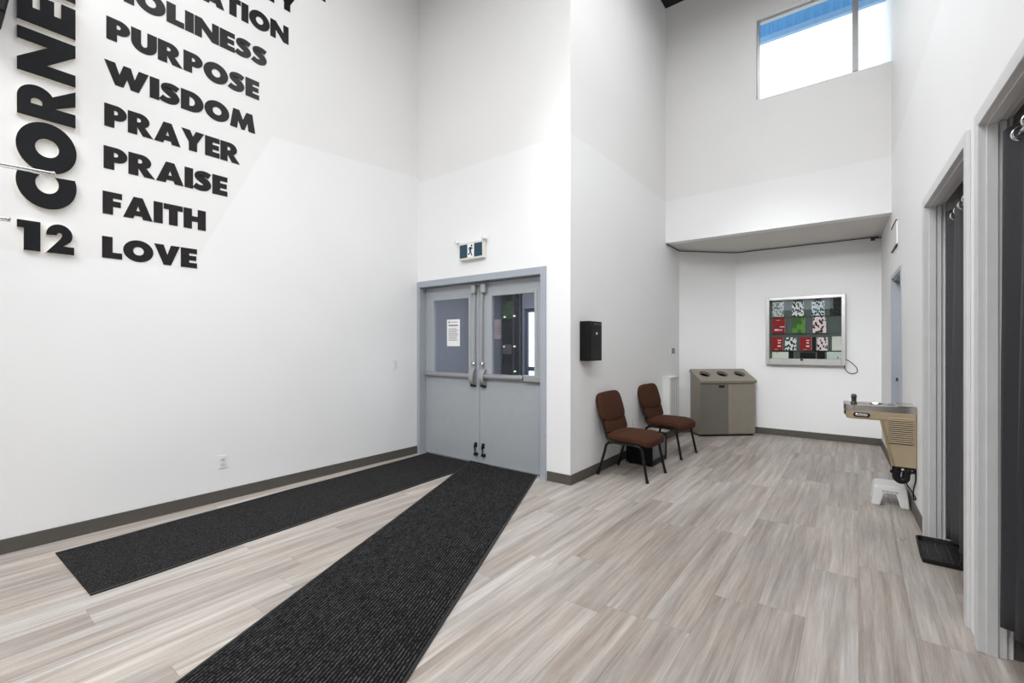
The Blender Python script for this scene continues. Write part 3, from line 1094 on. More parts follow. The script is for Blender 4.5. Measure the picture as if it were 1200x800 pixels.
def glyph_mesh(ch, sx, sy, depth, vertical=False):
    """one letter as a solid; local x runs along the wall, y up, depth out of the wall (+X)"""
    loops = G[ch][0]
    m = MB()
    flat = [p for lp in loops for p in lp]
    tris = geometry.tessellate_polygon([[Vector((p[0], p[1], 0)) for p in lp] for lp in loops])
    n = len(flat)
    if ch == 'S':                    # a ribbon: one row of quads between its two edges
        tris = [(i, i + 1, n - 2 - i, n - 1 - i) for i in range(n // 2 - 1)]

    def xf(px, py, d):
        if vertical:                 # reads upwards: letter x -> up, letter y -> towards -Y
            return (d, -py * sy, px * sx)
        return (d, px * sx, py * sy)
    m.add([xf(p[0], p[1], depth) for p in flat], [tuple(t) for t in tris])
    m.cur = 1
    m.add([xf(p[0], p[1], 0) for p in flat], [tuple(reversed(t)) for t in tris])
    k = 0
    for lp in loops:
        vs = [xf(p[0], p[1], 0) for p in lp] + [xf(p[0], p[1], depth) for p in lp]
        c = len(lp)
        m.add(vs, [(i, (i + 1) % c, c + (i + 1) % c, c + i) for i in range(c)])
    return m


def word(txt, label, y0, y1, zb, zt, depth=0.004, face=M_letter, side=M_letter):
    gap = 0.035
    tot = sum(G[c][1] for c in txt) + gap * (len(txt) - 1)
    sx, sy = (y1 - y0) / tot, zt - zb
    t = thing('wall_lettering', label, 'lettering', (XL, y0, zb))
    u = 0.0
    for c in txt:
        glyph_mesh(c, sx, sy, depth).build('letter', [face, side], t, loc=(0, u * sx, 0))
        u += G[c][1] + gap
    return t


L0 = 'black capital letters reading %s on the left wall'
for (txt, y0, y1, zb, zt) in (('LOVE', .875, 1.500, 2.072, 2.237), ('FAITH', .878, 1.567, 2.410, 2.582), ('PRAISE', .884, 1.740, 2.757, 2.930),
                              ('PRAYER', .888, 1.845, 3.082, 3.256), ('WISDOM', .888, 1.981, 3.418, 3.589), ('PURPOSE', .900, 2.016, 3.753, 3.926),
                              ('HOLINESS', .895, 2.090, 4.098, 4.268), ('SALVATION', .895, 2.300, 4.435, 4.607), ('COMMUNITY', .895, 2.372, 4.773, 4.945),
                              ('DISCIPLESHIP', .895, 2.800, 5.105, 5.277)):
    word(txt, L0 % txt, y0, y1, zb, zt)
t = thing('wall_lettering', 'large raised black number 12 on the left wall below the vertical lettering', 'lettering', (XL, .432, 2.058))
glyph_mesh('1', .245, .205, .028).build('letter', [M_letter_flat, M_foam], t)
glyph_mesh('2', .178, .205, .028).build('letter', [M_letter_flat, M_foam], t, loc=(0, .139, 0))
t = thing('wall_lettering', 'large raised black letters reading CORNER upwards along the left wall', 'lettering', (XL, .724, 2.363))
spans = [('C', 2.363, 2.604), ('O', 2.612, 2.968), ('R', 2.985, 3.250), ('N', 3.283, 3.585), ('E', 3.628, 3.850), ('R', 3.890, 4.155)]
for (c, a, b) in spans:
    glyph_mesh(c, (b - a) / G[c][1], .292, .028, True).build('letter', [M_letter_flat, M_foam], t, loc=(0, 0, a - 2.363))

# ---------------------------------------------------------------- exit sign
t = thing('exit_sign', 'exit sign with running figure pictogram above the double door', 'exit sign', (-3.79, YD, 2.41))
MB().box(0, .385, -.055, 0, 0, .205).build('housing', M_cream, t, .006)
M_teal = mat('teal_sign_panel', (18, 62, 82), .35, var=.12)
MB().box(.018, .14, -.058, -.0545, .025, .18).build('teal_panel', M_teal, t)
MB().box(.245, .367, -.058, -.0545, .025, .18).build('teal_panel', M_teal, t)
wp = MB().box(.14, .245, -.058, -.0545, .025, .18).build('white_panel', mat('backlit_white_panel', (240, 244, 248), .4), t)
man = MB()
man.lathe([(0, 0), (.0125, 0), (.0125, .002), (0, .002)], (.208, -.0602, .158), 14, 1)


def limb(pts, w):
    man.prism(stroke(pts, lambda q: w), 1, -.0602, -.0582)


limb([(.195, .138), (.190, .118), (.183, .095)], .026)
limb([(.183, .095), (.198, .078), (.204, .060), (.214, .040)], .013)
limb([(.183, .092), (.178, .070), (.166, .062), (.150, .060)], .013)
limb([(.196, .138), (.212, .128), (.226, .122)], .010)
limb([(.190, .138), (.172, .134), (.160, .118)], .010)
man.build('running_figure', M_dark, wp)
for hx in (-.03, .395):
    hd = MB()
    hd.lathe([(0, 0), (.026, 0), (.026, .04), (.018, .055), (0, .057)], (hx, -.075, .225), 18, 1)
    hd.cyl((hx, -.02, .225), (hx + (.03 if hx < 0 else -.02), -.02, .19), .008, 8)
    hd.build('lamp_head', M_whiteplastic, t)

# ---------------------------------------------------------------- small things on the walls
def plate(name, label, cat, loc, rot, kind):
    t = thing(name, label, cat, loc, rot)
    MB().box(-.036, .036, -.006, 0, -.058, .058).build('cover_plate', M_whiteplastic, t, .002)
    if kind == 'switch':
        MB().box(-.016, .016, -.011, -.006, -.033, .033).build('rocker', M_cream, t, .002)
    else:
        for zc in (.021, -.021):
            so = MB().box(-.018, .018, -.009, -.006, zc - .015, zc + .015).build('socket', M_cream, t, .002)
            for xc in (-.0065, .0065):
                MB().box(xc - .0015, xc + .0015, -.0096, -.009, zc - .004, zc + .007).build('slot', M_dark, so)
    return t


plate('light_switch', 'white light switch on the left wall beside the double door', 'light switch', (XL, 3.63, 1.177), radians(90), 'switch')
plate('power_outlet', 'white power outlet low on the left wall', 'power outlet', (XL, 1.70, .352), radians(90), 'outlet')
plate('power_outlet', 'white power outlet on the wall between the two brown chairs', 'power outlet', (XC, 5.56, .42), radians(90), 'outlet')
t = thing('thermostat', 'small grey thermostat on the wall above the white heater', 'thermostat', (XC, 7.12, 1.32))
MB().box(0, .008, -.05, .05, -.05, .05).build('wall_plate', M_whiteplastic, t, .002)
MB().box(.008, .04, -.022, .04, -.042, .042).build('control', mat('grey_plastic', (120, 116, 114), .5), t, .004)

# black drop box
t = thing('drop_box', 'black metal wall box with a slot and white keyhole near the door corner', 'box', (XC, 4.19, 1.243))
MB().box(0, .118, 0, .275, 0, .412).build('body', M_blackpaint, t, .005)
fdoor = MB().box(.118, .123, .012, .263, .012, .37).build('front_door', M_blackpaint, t, .003)
MB().box(.1185, .1245, .08, .235, .378, .388).build('slot', M_chrome, t)
MB().lathe([(0, 0), (.012, 0), (.012, .006), (0, .007)], (.123, .14, .285), 14, 0).build('keyhole', M_whiteplastic, fdoor)

# white heater with a perforated front
t = thing('wall_heater', 'white wall heater with perforated front behind the farther chair', 'heater', (XC, 6.70, .22))
MB().box(0, .11, 0, .42, 0, .70).build('cabinet', M_whiteplastic, t, .006)
MB().box(.1105, .112, .03, .39, .03, .67).build('grille_backing', mat('grille_shadow', (48, 44, 42), .7), t)
g_ = MB()
for i in range(6):
    yy = .03 + i * .066
    g_.box(.1115, .118, yy, yy + .030, .03, .67)
for j in range(27):
    zz = .03 + j * .0242
    g_.box(.1115, .116, .03, .39, zz, zz + .007)
g_.build('grille', M_whiteplastic, t)
MB().box(-.0, .125, -.01, .43, .70, .72).build('top_cover', M_whiteplastic, t, .004)

# white vent box high on the right wall
t = thing('wall_vent', 'white vent plate on the right wall above the far doorway', 'vent', (xr(6.5), 6.5, 2.44), RA)
MB().box(-.014, 0, -.28, .28, .03, .27).build('cover', M_whiteplastic, t, .004)
for zz in (.012, .276):
    MB().box(-.016, 0, -.24, .24, zz, zz + .012).build('slot', M_dark, t)  # dark strips painted for the shadow gaps above and below the cover


# ---------------------------------------------------------------- chairs
def make_chair(label):
    t = thing('stacking_chair', label, 'chair')
    for sy in (-1, 1):
        y = sy * .235
        lg = MB().tube(smooth_path([(.285, y + sy * .012, .0), (.235, y, .24), (.215, y, .33), (.17, y, .362), (.10, y, .365)], 5), .0145, 10).build('leg', M_tube, t)
        MB().cyl((.287, y + sy * .0125, 0), (.280, y + sy * .011, .03), .0165, 10).build('foot_cap', M_rubber, lg)
        lg = MB().tube(smooth_path([(-.275, y + sy * .012, .0), (-.205, y, .24), (-.18, y, .33), (-.13, y, .362), (-.06, y, .365)], 5), .0145, 10).build('leg', M_tube, t)
        MB().cyl((-.277, y + sy * .0125, 0), (-.270, y + sy * .011, .03), .0165, 10).build('foot_cap', M_rubber, lg)
        MB().tube([(.10, y, .365), (-.06, y, .365)], .0145, 10).build('side_rail', M_tube, t)
        MB().tube(smooth_path([(-.10, y - sy * .005, .372), (-.145, y, .382), (-.175, y, .415), (-.196, y, .50), (-.266, y - sy * .004, .74), (-.294, y - sy * .02, .83)], 6), .013, 10).build('back_post', M_tube, t)
    MB().tube([(.14, -.235, .352), (.14, .235, .352)], .010, 8).build('cross_bar', M_tube, t)
    MB().tube([(-.13, -.235, .352), (-.13, .235, .352)], .010, 8).build('cross_bar', M_tube, t)

    def seat_fn(x, y, z):
        # crowned top, waterfall front, flatter base
        u = x / .25
        if z > 0:
            z += .014 * (1 - (y / .26) ** 2) * (1 - 0.4 * u * u)
        if u > .35:
            z -= .045 * ((u - .35) / .65) ** 2
        y *= 1.0 - .05 * max(0, -u)
        return x, y, z
    MB().superell((.045, 0, .418), (.25, .262, .046), .42, .28, 48, 18, seat_fn).build('seat', M_brown, t)
    MB().box(-.17, .20, -.225, .225, .362, .385).build('seat_pan', M_dark, t, .006)
    tilt = Matrix.Translation((-.184, 0, .462)) @ Matrix.Rotation(radians(-16.5), 4, 'Y')

    def back_fn(x, y, z):
        k = z / .165
        y *= 1.0 - .09 * max(0, k) ** 2
        x += (.018 * (1 - (y / .26) ** 2) - .014 * max(0, -k - .35)) * (1 if x > 0 else .2)
        return x, y, z
    b = MB().superell((.010, 0, .268), (.038, .262, .168), .42, .30, 48, 20, back_fn)
    b.transform(tilt).build('backrest', M_brown, t)
    b = MB().superell((.008, 0, .060), (.034, .240, .078), .40, .25, 40, 16)
    b.transform(tilt).build('lumbar_pad', M_brown, t)
    # welt between the pads
    b = MB().tube([(.030, -.245, .116), (.036, 0, .114), (.030, .245, .116)], .006, 8)
    b.transform(tilt).build('welt', M_pipe_trim, t)
    return t


ch1 = make_chair('brown padded stacking chair nearer the double door, black box beneath it')
ch1['group'] = 'brown chairs along the corridor wall'
ch1.location = (-1.980, 4.775, 0)
ch1.rotation_euler.z = radians(-2)
ch2 = copy_tree(ch1)
ch2['label'] = 'brown padded stacking chair farther from the double door, beside the white heater'
ch2.location = (-1.985, 5.975, 0)
ch2.rotation_euler.z = radians(-5)

# black cabinet on the floor under the nearer chair
t = thing('floor_cabinet', 'black box with a grey framed front on the floor under the nearer chair', 'box', (-2.06, 5.385, 0), radians(-3))
MB().box(-.14, .17, -.22, .22, .02, .34).build('body', M_blackpaint, t, .006)
f_ = MB().box(.17, .185, -.22, -.195, .02, .34).box(.17, .185, .195, .22, .02, .34).box(.17, .185, -.195, .195, .02, .07).box(.17, .185, -.195, .195, .305, .34)
f_.build('front_frame', M_blackpaint, t, .003)
MB().box(.168, .175, -.195, .195, .07, .305).build('front_screen', mat('grey_speaker_cloth', (104, 106, 108), .35, var=.05), t)
for sx in (-.11, .14):
    for sy in (-.18, .18):
        MB().lathe([(.015, 0), (.018, .006), (.018, .02)], (sx, sy, 0), 12).build('foot', M_rubber, t)

# ---------------------------------------------------------------- recycling bin
B0, B1 = Vector((-1.945, 7.335)), Vector((-1.272, 7.948))
bw = (B1 - B0).length
ba = atan2(B1.y - B0.y, B1.x - B0.x)
t = thing('recycling_bin', 'taupe metal recycling station with three round openings in the alcove', 'bin', (B0.x, B0.y, 0), ba)
dp, hf, hb = .31, .855, 1.00
MB().prism([(0.0, .03), (dp, .03), (dp, hb - .02), (.0, hf - .04)], 0, 0.012, bw - .012).build('body', M_taupe, t)
MB().box(.02, bw - .02, .02, dp - .01, 0, .03).build('plinth', M_dark, t)
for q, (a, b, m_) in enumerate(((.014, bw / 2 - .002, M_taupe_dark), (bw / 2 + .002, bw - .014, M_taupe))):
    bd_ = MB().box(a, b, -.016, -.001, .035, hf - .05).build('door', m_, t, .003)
    if q == 0:
        MB().box(bw * .335, bw * .435, -.019, -.016, hf - .105, hf - .065).build('label_plate', M_dark, bd_, .001)
# sloping lid with three real holes
lid_l = sqrt(dp * dp + (hb - hf) ** 2) + .05
la = atan2(hb - hf, dp)
loops = [[(0, 0), (bw, 0), (bw, lid_l), (0, lid_l)]]
for k in range(3):
    loops.append(arc(bw * (.185 + .315 * k), lid_l * .56, .082, .082, 0, 345, 23))
flat = [p for lp in loops for p in lp]
tris = geometry.tessellate_polygon([[Vector((p[0], p[1], 0)) for p in lp] for lp in loops])
m = MB()


def lidp(px, py, d):
    yy, zz = py - .035, d
    return (px, yy * cos(la) - zz * sin(la), hf - .012 + yy * sin(la) + zz * cos(la))


m.add([lidp(p[0], p[1], .035) for p in flat], [tuple(q) for q in tris])
m.add([lidp(p[0], p[1], -.01) for p in flat], [tuple(reversed(q)) for q in tris])
for lp in loops:
    c = len(lp)
    m.add([lidp(p[0], p[1], -.01) for p in lp] + [lidp(p[0], p[1], .035) for p in lp], [(i, (i + 1) % c, c + (i + 1) % c, c + i) for i in range(c)])
lid = m.build('lid', M_taupe, t)
# black cups painted as the shaded bin inside below the holes, and collars round them
for k in range(3):
    cx = bw * (.185 + .315 * k)
    pth = [lidp(cx + .083 * cos(2 * pi * w / 24), lid_l * .56 + .083 * sin(2 * pi * w / 24), .036) for w in range(25)]
    MB().tube(pth, .004, 6, False).build('opening_collar', M_taupe_dark, lid)
    ring = [[lidp(cx + .0825 * cos(2 * pi * w / 24), lid_l * .56 + .0825 * sin(2 * pi * w / 24), d) for w in range(24)] for d in (.033, .0)]
    mm = MB()
    mm.add(ring[0] + ring[1], [(i, (i + 1) % 24, 24 + (i + 1) % 24, 24 + i) for i in range(24)])
    mm.add(ring[1], [tuple(range(24))])
    mm.build('shaded_inside', mat('bin_inside_shade', (5, 5, 5), 0.9, spec=0.05), lid, fix=False)

# ---------------------------------------------------------------- display case and what is in it
CX0, CX1, CZ0, CZ1 = -1.150, -.140, 1.112, 2.150
CY0, CY1 = 8.085, YB
t = thing('display_case', 'silver framed glass display case on the alcove back wall', 'display case', ((CX0 + CX1) / 2, CY1, CZ0))
cw, chh = CX1 - CX0, CZ1 - CZ0
hw = cw / 2
dy = CY0 - CY1
f_ = MB()
f_.box(-hw, -hw + .05, dy, 0, 0, chh).box(hw - .05, hw, dy, 0, 0, chh).box(-hw + .05, hw - .05, dy, 0, 0, .09).box(-hw + .05, hw - .05, dy, 0, chh - .05, chh)
f_.build('case_frame', mat('satin_silver_metal', (190, 190, 188), .35, .5), t, .005)
MB().box(-hw + .05, hw - .05, -.008, 0, .09, chh - .05).build('back_panel', mat('sea_grey_felt', (90, 98, 96), .8), t)
for zz in (.098, .222, .484, .742):
    MB().box(-hw + .05, hw - .05, dy + .035, -.01, zz - .012, zz - .006).build('shelf', M_glass_case, t)
MB().box(-hw + .05, hw - .05, dy + .012, dy + .017, .09, chh - .05).build('glass_pane', M_glass_case, t)
MB().box(-.045, -.01, dy - .008, dy, .062, .09).build('lock', M_dark, t, .002)
MB().tube(smooth_path([(hw - .02, dy + .05, .03), (hw + .0, dy + .06, -.06), (hw + .06, dy + .08, -.11), (hw + .13, -.006, -.09), (hw + .12, -.006, -.02), (hw + .06, -.006, .05), (hw - .0, -.01, .09)], 6), .005, 6).build('power_cord', M_dark, t)

M_pw = pattern_material('leaf_print_white', (232, 232, 232), (38, 40, 48), 40, .50)
M_pg = pattern_material('leaf_print_grey', (206, 208, 210), (120, 122, 126), 48, .48)
M_pb = pattern_material('leaf_print_blue', (214, 222, 230), (34, 44, 66), 40, .46)
M_pp = pattern_material('berry_print_pink', (232, 218, 219), (92, 30, 40), 34, .46)
M_pk = pattern_material('black_white_print', (20, 20, 22), (58, 54, 54), 36, .30)
M_red = mat('red_cover', (150, 24, 28), .6, var=.08, spec=.2)
M_green = pattern_material('green_grass_print', (92, 142, 54), (58, 100, 42), 16, .5, 'noise')
M_cr = pattern_material('cream_print', (220, 220, 212), (186, 166, 130), 9, .36, 'noise')
M_cg = pattern_material('pale_green_print', (200, 208, 200), (96, 106, 98), 18, .3)
M_bk = mat('black_cover', (12, 12, 13), .6, spec=.15)


# (x centre, z bottom, width, height, material, label, print bars)
def item(xa, xb, za, zb, m_, lab, cat='booklet', bars=None, yy=8.155, th=.014):
    # tilted back a little against the case back
    tt = thing('booklet', lab, cat, ((xa + xb) / 2, yy, za), 0, 'booklets in the display case')
    w, h = xb - xa, zb - za
    b = MB().box(-w / 2, w / 2, -th, 0, 0, h)
    tl = Matrix.Rotation(radians(-4), 4, 'X')
    cv = b.transform(tl).build('cover', m_, tt)
    MB().box(-w / 2 + .002, w / 2 + .0015, -th + .002, -.002, .002, h - .002).transform(tl).build('pages', M_paper, tt)
    if bars:
        k = MB()
        for (x0, x1, z0, z1) in bars:
            k.box(-w / 2 + x0 * w, -w / 2 + x1 * w, -th - .0008, -th, z0 * h, z1 * h)
        k.transform(tl).build('printed_lines', M_paper, cv)
    return tt


R3 = [(.55, .85, .72, .78), (.58, .80, .52, .60), (.55, .82, .27, .36), (.28, .62, .06, .08)]
R2 = [(.6, .95, .40, .45), (.18, .50, .18, .28), (.55, .80, .20, .25), (.3, .6, .85, .87)]
ITEMS = [
    (-1.068, -0.916, 1.850, 2.080, M_pg, 'pale grey patterned booklet, top row far left in the display case', None),
    (-0.804, -0.652, 1.845, 2.068, M_pw, 'white booklet with black leaf pattern, second in the top row of the case', None),
    (-0.550, -0.392, 1.848, 2.066, M_pb, 'pale blue booklet with dark blue pattern, third in the top row of the case', None),
    (-0.328, -0.193, 1.848, 2.085, M_pk, 'black booklet with faint print, top right corner of the case', None),
    (-1.068, -0.895, 1.593, 1.828, M_red, 'red booklet with white print in the second row of the case', R2),
    (-0.797, -0.638, 1.588, 1.825, M_green, 'green booklet in the second row of the case', None),
    (-0.537, -0.373, 1.590, 1.832, M_pp, 'pale pink booklet with dark berry pattern in the second row of the case', None),
    (-1.083, -0.924, 1.323, 1.536, M_red, 'red booklet at the left end of the third row in the case', R3),
    (-0.895, -0.748, 1.330, 1.528, M_pw, 'white patterned booklet between the two red booklets of the third row', None),
    (-0.700, -0.557, 1.332, 1.532, M_red, 'red booklet in the middle of the third row, beside a black gap', R3),
    (-0.484, -0.353, 1.333, 1.523, M_pp, 'white and black printed booklet with pink edge in the third row of the case', None),
    (-0.302, -0.193, 1.338, 1.536, M_cr, 'cream booklet at the right end of the third row in the case', None),
    (-1.068, -0.853, 1.205, 1.304, M_cr, 'pale booklet lying low at the bottom left of the case', None),
    (-0.700, -0.497, 1.207, 1.298, M_bk, 'black booklet in the middle of the bottom row of the case', None),
    (-.545, -.495, 1.335, 1.530, M_bk, 'narrow black booklet standing between a red and a white booklet in the third row', None),
    (-.845, -.780, 1.207, 1.312, M_bk, 'small black booklet in the bottom row between a pale and a black booklet', None),
    (-.485, -.385, 1.207, 1.308, M_bk, 'small black booklet in the bottom row beside the pale green booklet', None),
    (-0.366, -0.193, 1.211, 1.312, M_cg, 'pale green booklet with round marks at the bottom right of the case', None),
]
for (xa, xb, za, zb, m_, lab, bars) in ITEMS:
    za = min((CZ0 + q for q in (.092, .216, .478, .736)), key=lambda q: abs(q - za)) + .0006      # stands on its shelf
    item(xa, xb, za, zb, m_, lab, bars=bars)

# ---------------------------------------------------------------- drinking fountain on the right wall
FY = 4.90
t = thing('drinking_fountain', 'tan wall mounted drinking fountain with stainless top on the right wall', 'drinking fountain', (xr(FY) - .002, FY, 0), RA)
fd = .33       # width along the wall


def fan(x0, x1, r, n=8):
    """plan outline with a rounded front"""
    p = [(x1, 0)]
    p += arc(x0 + r, r, r, r, 270, 180, n)
    p += arc(x0 + r, fd - r, r, r, 180, 90, n)
    p += [(x1, fd)]
    return p


m = MB().prism([(x, y) for x, y in fan(-.462, 0, .06)], 2, .775, .852)
m.build('basin_housing', M_tan, t, .012, 3)
m = MB().prism([(-.245, .776), (-.215, .775), (-.14, .405), (-.01, .405), (0, .405), (0, .82), (-.245, .82)], 1, .004, fd - .004)
m.build('body', M_tan, t, .006)
MB().prism([(-.2335, .777), (-.215, .777), (-.142, .41), (-.160, .41)], 1, -.0015, .003).build('corner_strip', mat('tan_edge', (150, 132, 104), .4), t)
# stainless top with a dished basin
top = MB()
N = 40
out_, rim, bot = [], [], []
for p in fan(-.478, 0, .075, 10):
    out_.append(p)
cx, cy = -.285, fd / 2
ho = [(cx + .150 * cos(2 * pi * w / N), cy + .125 * sin(2 * pi * w / N)) for w in range(N)]
tr = geometry.tessellate_polygon([[Vector((a, b, 0)) for a, b in out_], [Vector((a, b, 0)) for a, b in ho]])
flat = out_ + ho
top.add([(a, b, .895) for a, b in flat], [tuple(q) for q in tr])
n_ = len(out_)
top.add([(a, b, .895) for a, b in out_] + [(a, b, .847) for a, b in out_], [(i, (i + 1) % n_, n_ + (i + 1) % n_, n_ + i) for i in range(n_)])
top.add([(a, b, .847) for a, b in out_], [tuple(reversed(range(n_)))])
top.build('stainless_top', M_stain, t, .006, 3)
bs = MB()
rings = [(1.0, .895), (.93, .885), (.80, .872), (.45, .862), (.12, .859)]
vs = []
for (k_, z) in rings:
    vs += [(cx + .150 * k_ * cos(2 * pi * w / N), cy + .125 * k_ * sin(2 * pi * w / N), z) for w in range(N)]
fs = []
for i in range(len(rings) - 1):
    for w in range(N):
        j = (w + 1) % N
        fs.append((i * N + w, i * N + j, (i + 1) * N + j, (i + 1) * N + w))
fs.append(tuple(range((len(rings) - 1) * N, len(rings) * N)))
bs.add(vs, fs, True)
bs.build('basin', M_stain, t, fix=False)
MB().box(-.12, -.0, .015, fd - .015, .895, .905).build('back_ledge', M_stain, t, .004)
sp = MB().lathe([(.024, 0), (.024, .01), (.018, .02), (.018, .052), (.021, .062), (.019, .080), (.010, .088), (0, .089)], (-.405, .075, .893), 18)
sp.build('bubbler', M_gunmetal, t)


def oblong(w, h, n=8):
    r = h / 2
    return arc(w / 2 - r, 0, r, r, -90, 90, n) + arc(-w / 2 + r, 0, r, r, 90, 270, n)


pb = [(a - .355, b + .813) for a, b in oblong(.115, .036)]
MB().prism(pb, 1, -.006, .0).build('button_surround', M_dark, t, .002)
pb = [(a - .355, b + .814) for a, b in oblong(.088, .022)]
MB().prism(pb, 1, -.014, -.004).build('push_button', M_chrome, t, .004)
pb = [(a + fd / 2, b + .813) for a, b in oblong(.16, .036)]
MB().prism(pb, 0, -.470, -.461).build('button_surround', M_dark, t, .002)
pb = [(a + fd / 2, b + .814) for a, b in oblong(.13, .022)]
MB().prism(pb, 0, -.478, -.466).build('push_button', M_chrome, t, .004)
# louvres on the side
MB().box(-.178, -.022, .0005, .0045, .592, .812).build('louvre_backing', M_tan_dark, t)
for i in range(13):
    z = .598 + i * .0166
    MB().hexa([(-.18, .002, z), (-.02, .002, z), (-.02, -.006, z + .003), (-.18, -.006, z + .003)], [(-.18, .002, z + .011), (-.02, .002, z + .011), (-.02, -.0005, z + .011), (-.18, -.0005, z + .011)]).build('louvre', M_tan, t)
# drain trap and cord below
dt_ = MB()
dt_.cyl((-.125, .05, .41), (-.125, .05, .33), .028, 14)
dt_.tube(smooth_path([(-.125, .05, .34), (-.122, .05, .305), (-.095, .05, .285), (-.065, .05, .30), (-.06, .05, .345), (-.045, .05, .375), (-.0, .05, .38)], 5), .027, 12)
dt_.cyl((-.13, .05, .345), (-.13, .05, .365), .036, 14)
dt_.cyl((-.03, .05, .38), (-.05, .05, .38), .034, 14)
dt_.box(-.115, -.012, .03, .075, .362, .408)
dt_.build('drain_trap', M_dark, t)
MB().lathe([(0, 0), (.012, 0), (.012, .008), (0, .009)], (-.085, .022, .385), 12, 1).build('pipe_nut', M_chrome, t)
MB().lathe([(0, 0), (.012, 0), (.012, .008), (0, .009)], (-.035, .022, .378), 12, 1).build('pipe_nut', M_chrome, t)
MB().tube(smooth_path([(-.07, .04, .30), (-.055, .03, .255), (-.03, .02, .215), (-.006, .02, .165), (-.014, .02, .15), (-.022, .02, .19), (-.016, .02, .25), (-.006, .02, .30), (-.004, .02, .37)], 6), .005, 8).build('power_cord', M_dark, t)

# ---------------------------------------------------------------- step stool
sx0, sx1, sy0, sy1, sh = .092, .352, 5.135, 5.425, .178
t = thing('step_stool', 'small white plastic step stool on the floor under the drinking fountain', 'stool', ((sx0 + sx1) / 2, (sy0 + sy1) / 2, 0), RA * .5)
hx, hy = (sx1 - sx0) / 2, (sy1 - sy0) / 2
ix, iy = hx - .022, hy - .022


def rrect(a, b, r, n=6):
    return arc(a - r, b - r, r, r, 0, 90, n) + arc(-a + r, b - r, r, r, 90, 180, n) + arc(-a + r, -b + r, r, r, 180, 270, n) + arc(a - r, -b + r, r, r, 270, 360, n)


p0, p1, p2 = rrect(ix + .006, iy + .006, .04), rrect(ix, iy, .04), rrect(ix - .012, iy - .012, .034)
m = MB()
n_ = len(p0)
vs = [(a, b, sh - .04) for a, b in p0] + [(a, b, sh - .01) for a, b in p1] + [(a, b, sh) for a, b in p2]
fs = [tuple(reversed(range(n_)))] + [(i + q, (i + 1) % n_ + q, n_ + (i + 1) % n_ + q, n_ + i + q) for q in (0, n_) for i in range(n_)] + [tuple(range(2 * n_, 3 * n_))]
m.add(vs, fs)
m.build('top', M_whiteplastic, t)
for ax in (-1, 1):
    for ay in (-1, 1):
        def corner(o, w, z):
            return [(ax * o[0], ay * o[1], z), (ax * (o[0] - w), ay * o[1], z), (ax * (o[0] - w * .9), ay * (o[1] - w * .75), z), (ax * o[0], ay * (o[1] - w), z)]
        MB().hexa(corner((hx, hy), .062, 0), corner((ix + .004, iy + .004), .085, sh - .02)).build('leg', M_whiteplastic, t, .010, 3)
for ay in (-1, 1):
    MB().hexa([(-ix + .05, ay * (iy - .004), sh - .035), (ix - .05, ay * (iy - .004), sh - .035), (ix - .05, ay * (iy + .006), sh - .035), (-ix + .05, ay * (iy + .006), sh - .035)],
              [(-ix + .07, ay * (iy - .004), sh - .062), (ix - .07, ay * (iy - .004), sh - .062), (ix - .07, ay * (iy + .010), sh - .062), (-ix + .07, ay * (iy + .010), sh - .062)]).build('apron', M_whiteplastic, t)
k = MB()
for q in range(7):
    k.box(-.055 + q * .016, -.055 + q * .016 + .011, -iy - .0115, -iy - .0095, sh - .055 + .004 * (q % 2), sh - .044)
k.build('moulded_mark', mat('grey_print', (150, 150, 150), .6), t)

# ---------------------------------------------------------------- boot tray
tx0, tx1, ty0, ty1 = .325, .945, 3.935, 4.405
t = thing('boot_tray', 'black ribbed boot tray on the floor at the foot of the farther curtain', 'tray', ((tx0 + tx1) / 2, (ty0 + ty1) / 2, 0), radians(-1))
a, b = (tx1 - tx0) / 2, (ty1 - ty0) / 2
MB().box(-a + .012, a - .012, -b + .012, b - .012, .003, .008).build('base', M_rubber, t)
o_, i_ = rrect(a, b, .035), rrect(a - .012, b - .012, .026)
ob, ib = rrect(a - .012, b - .012, .03), rrect(a - .02, b - .02, .024)
n_ = len(o_)
m = MB()
vs = [(p[0], p[1], 0) for p in ob] + [(p[0], p[1], .032) for p in o_] + [(p[0], p[1], .032) for p in i_] + [(p[0], p[1], .004) for p in ib]
fs = []
for q in range(3):
    fs += [(q * n_ + i, q * n_ + (i + 1) % n_, (q + 1) * n_ + (i + 1) % n_, (q + 1) * n_ + i) for i in range(n_)]
fs += [(3 * n_ + i, 3 * n_ + (i + 1) % n_, (i + 1) % n_, i) for i in range(n_)]
m.add(vs, fs)
m.build('rim', M_rubber, t, .002)
k = MB()
rr = random.Random(5)
for i in range(15):
    px_ = -a + .05 + i * (2 * a - .1) / 14
    k.tube(smooth_path([(px_ + .02 * sin(i), -b + .04, .009), (px_ + .025 * sin(i * 2.1), 0, .011), (px_ - .02 * sin(i), b - .04, .009)], 4), .004, 6)
k.build('ridges', mat('worn_black_rubber', (40, 40, 41), .4), t)


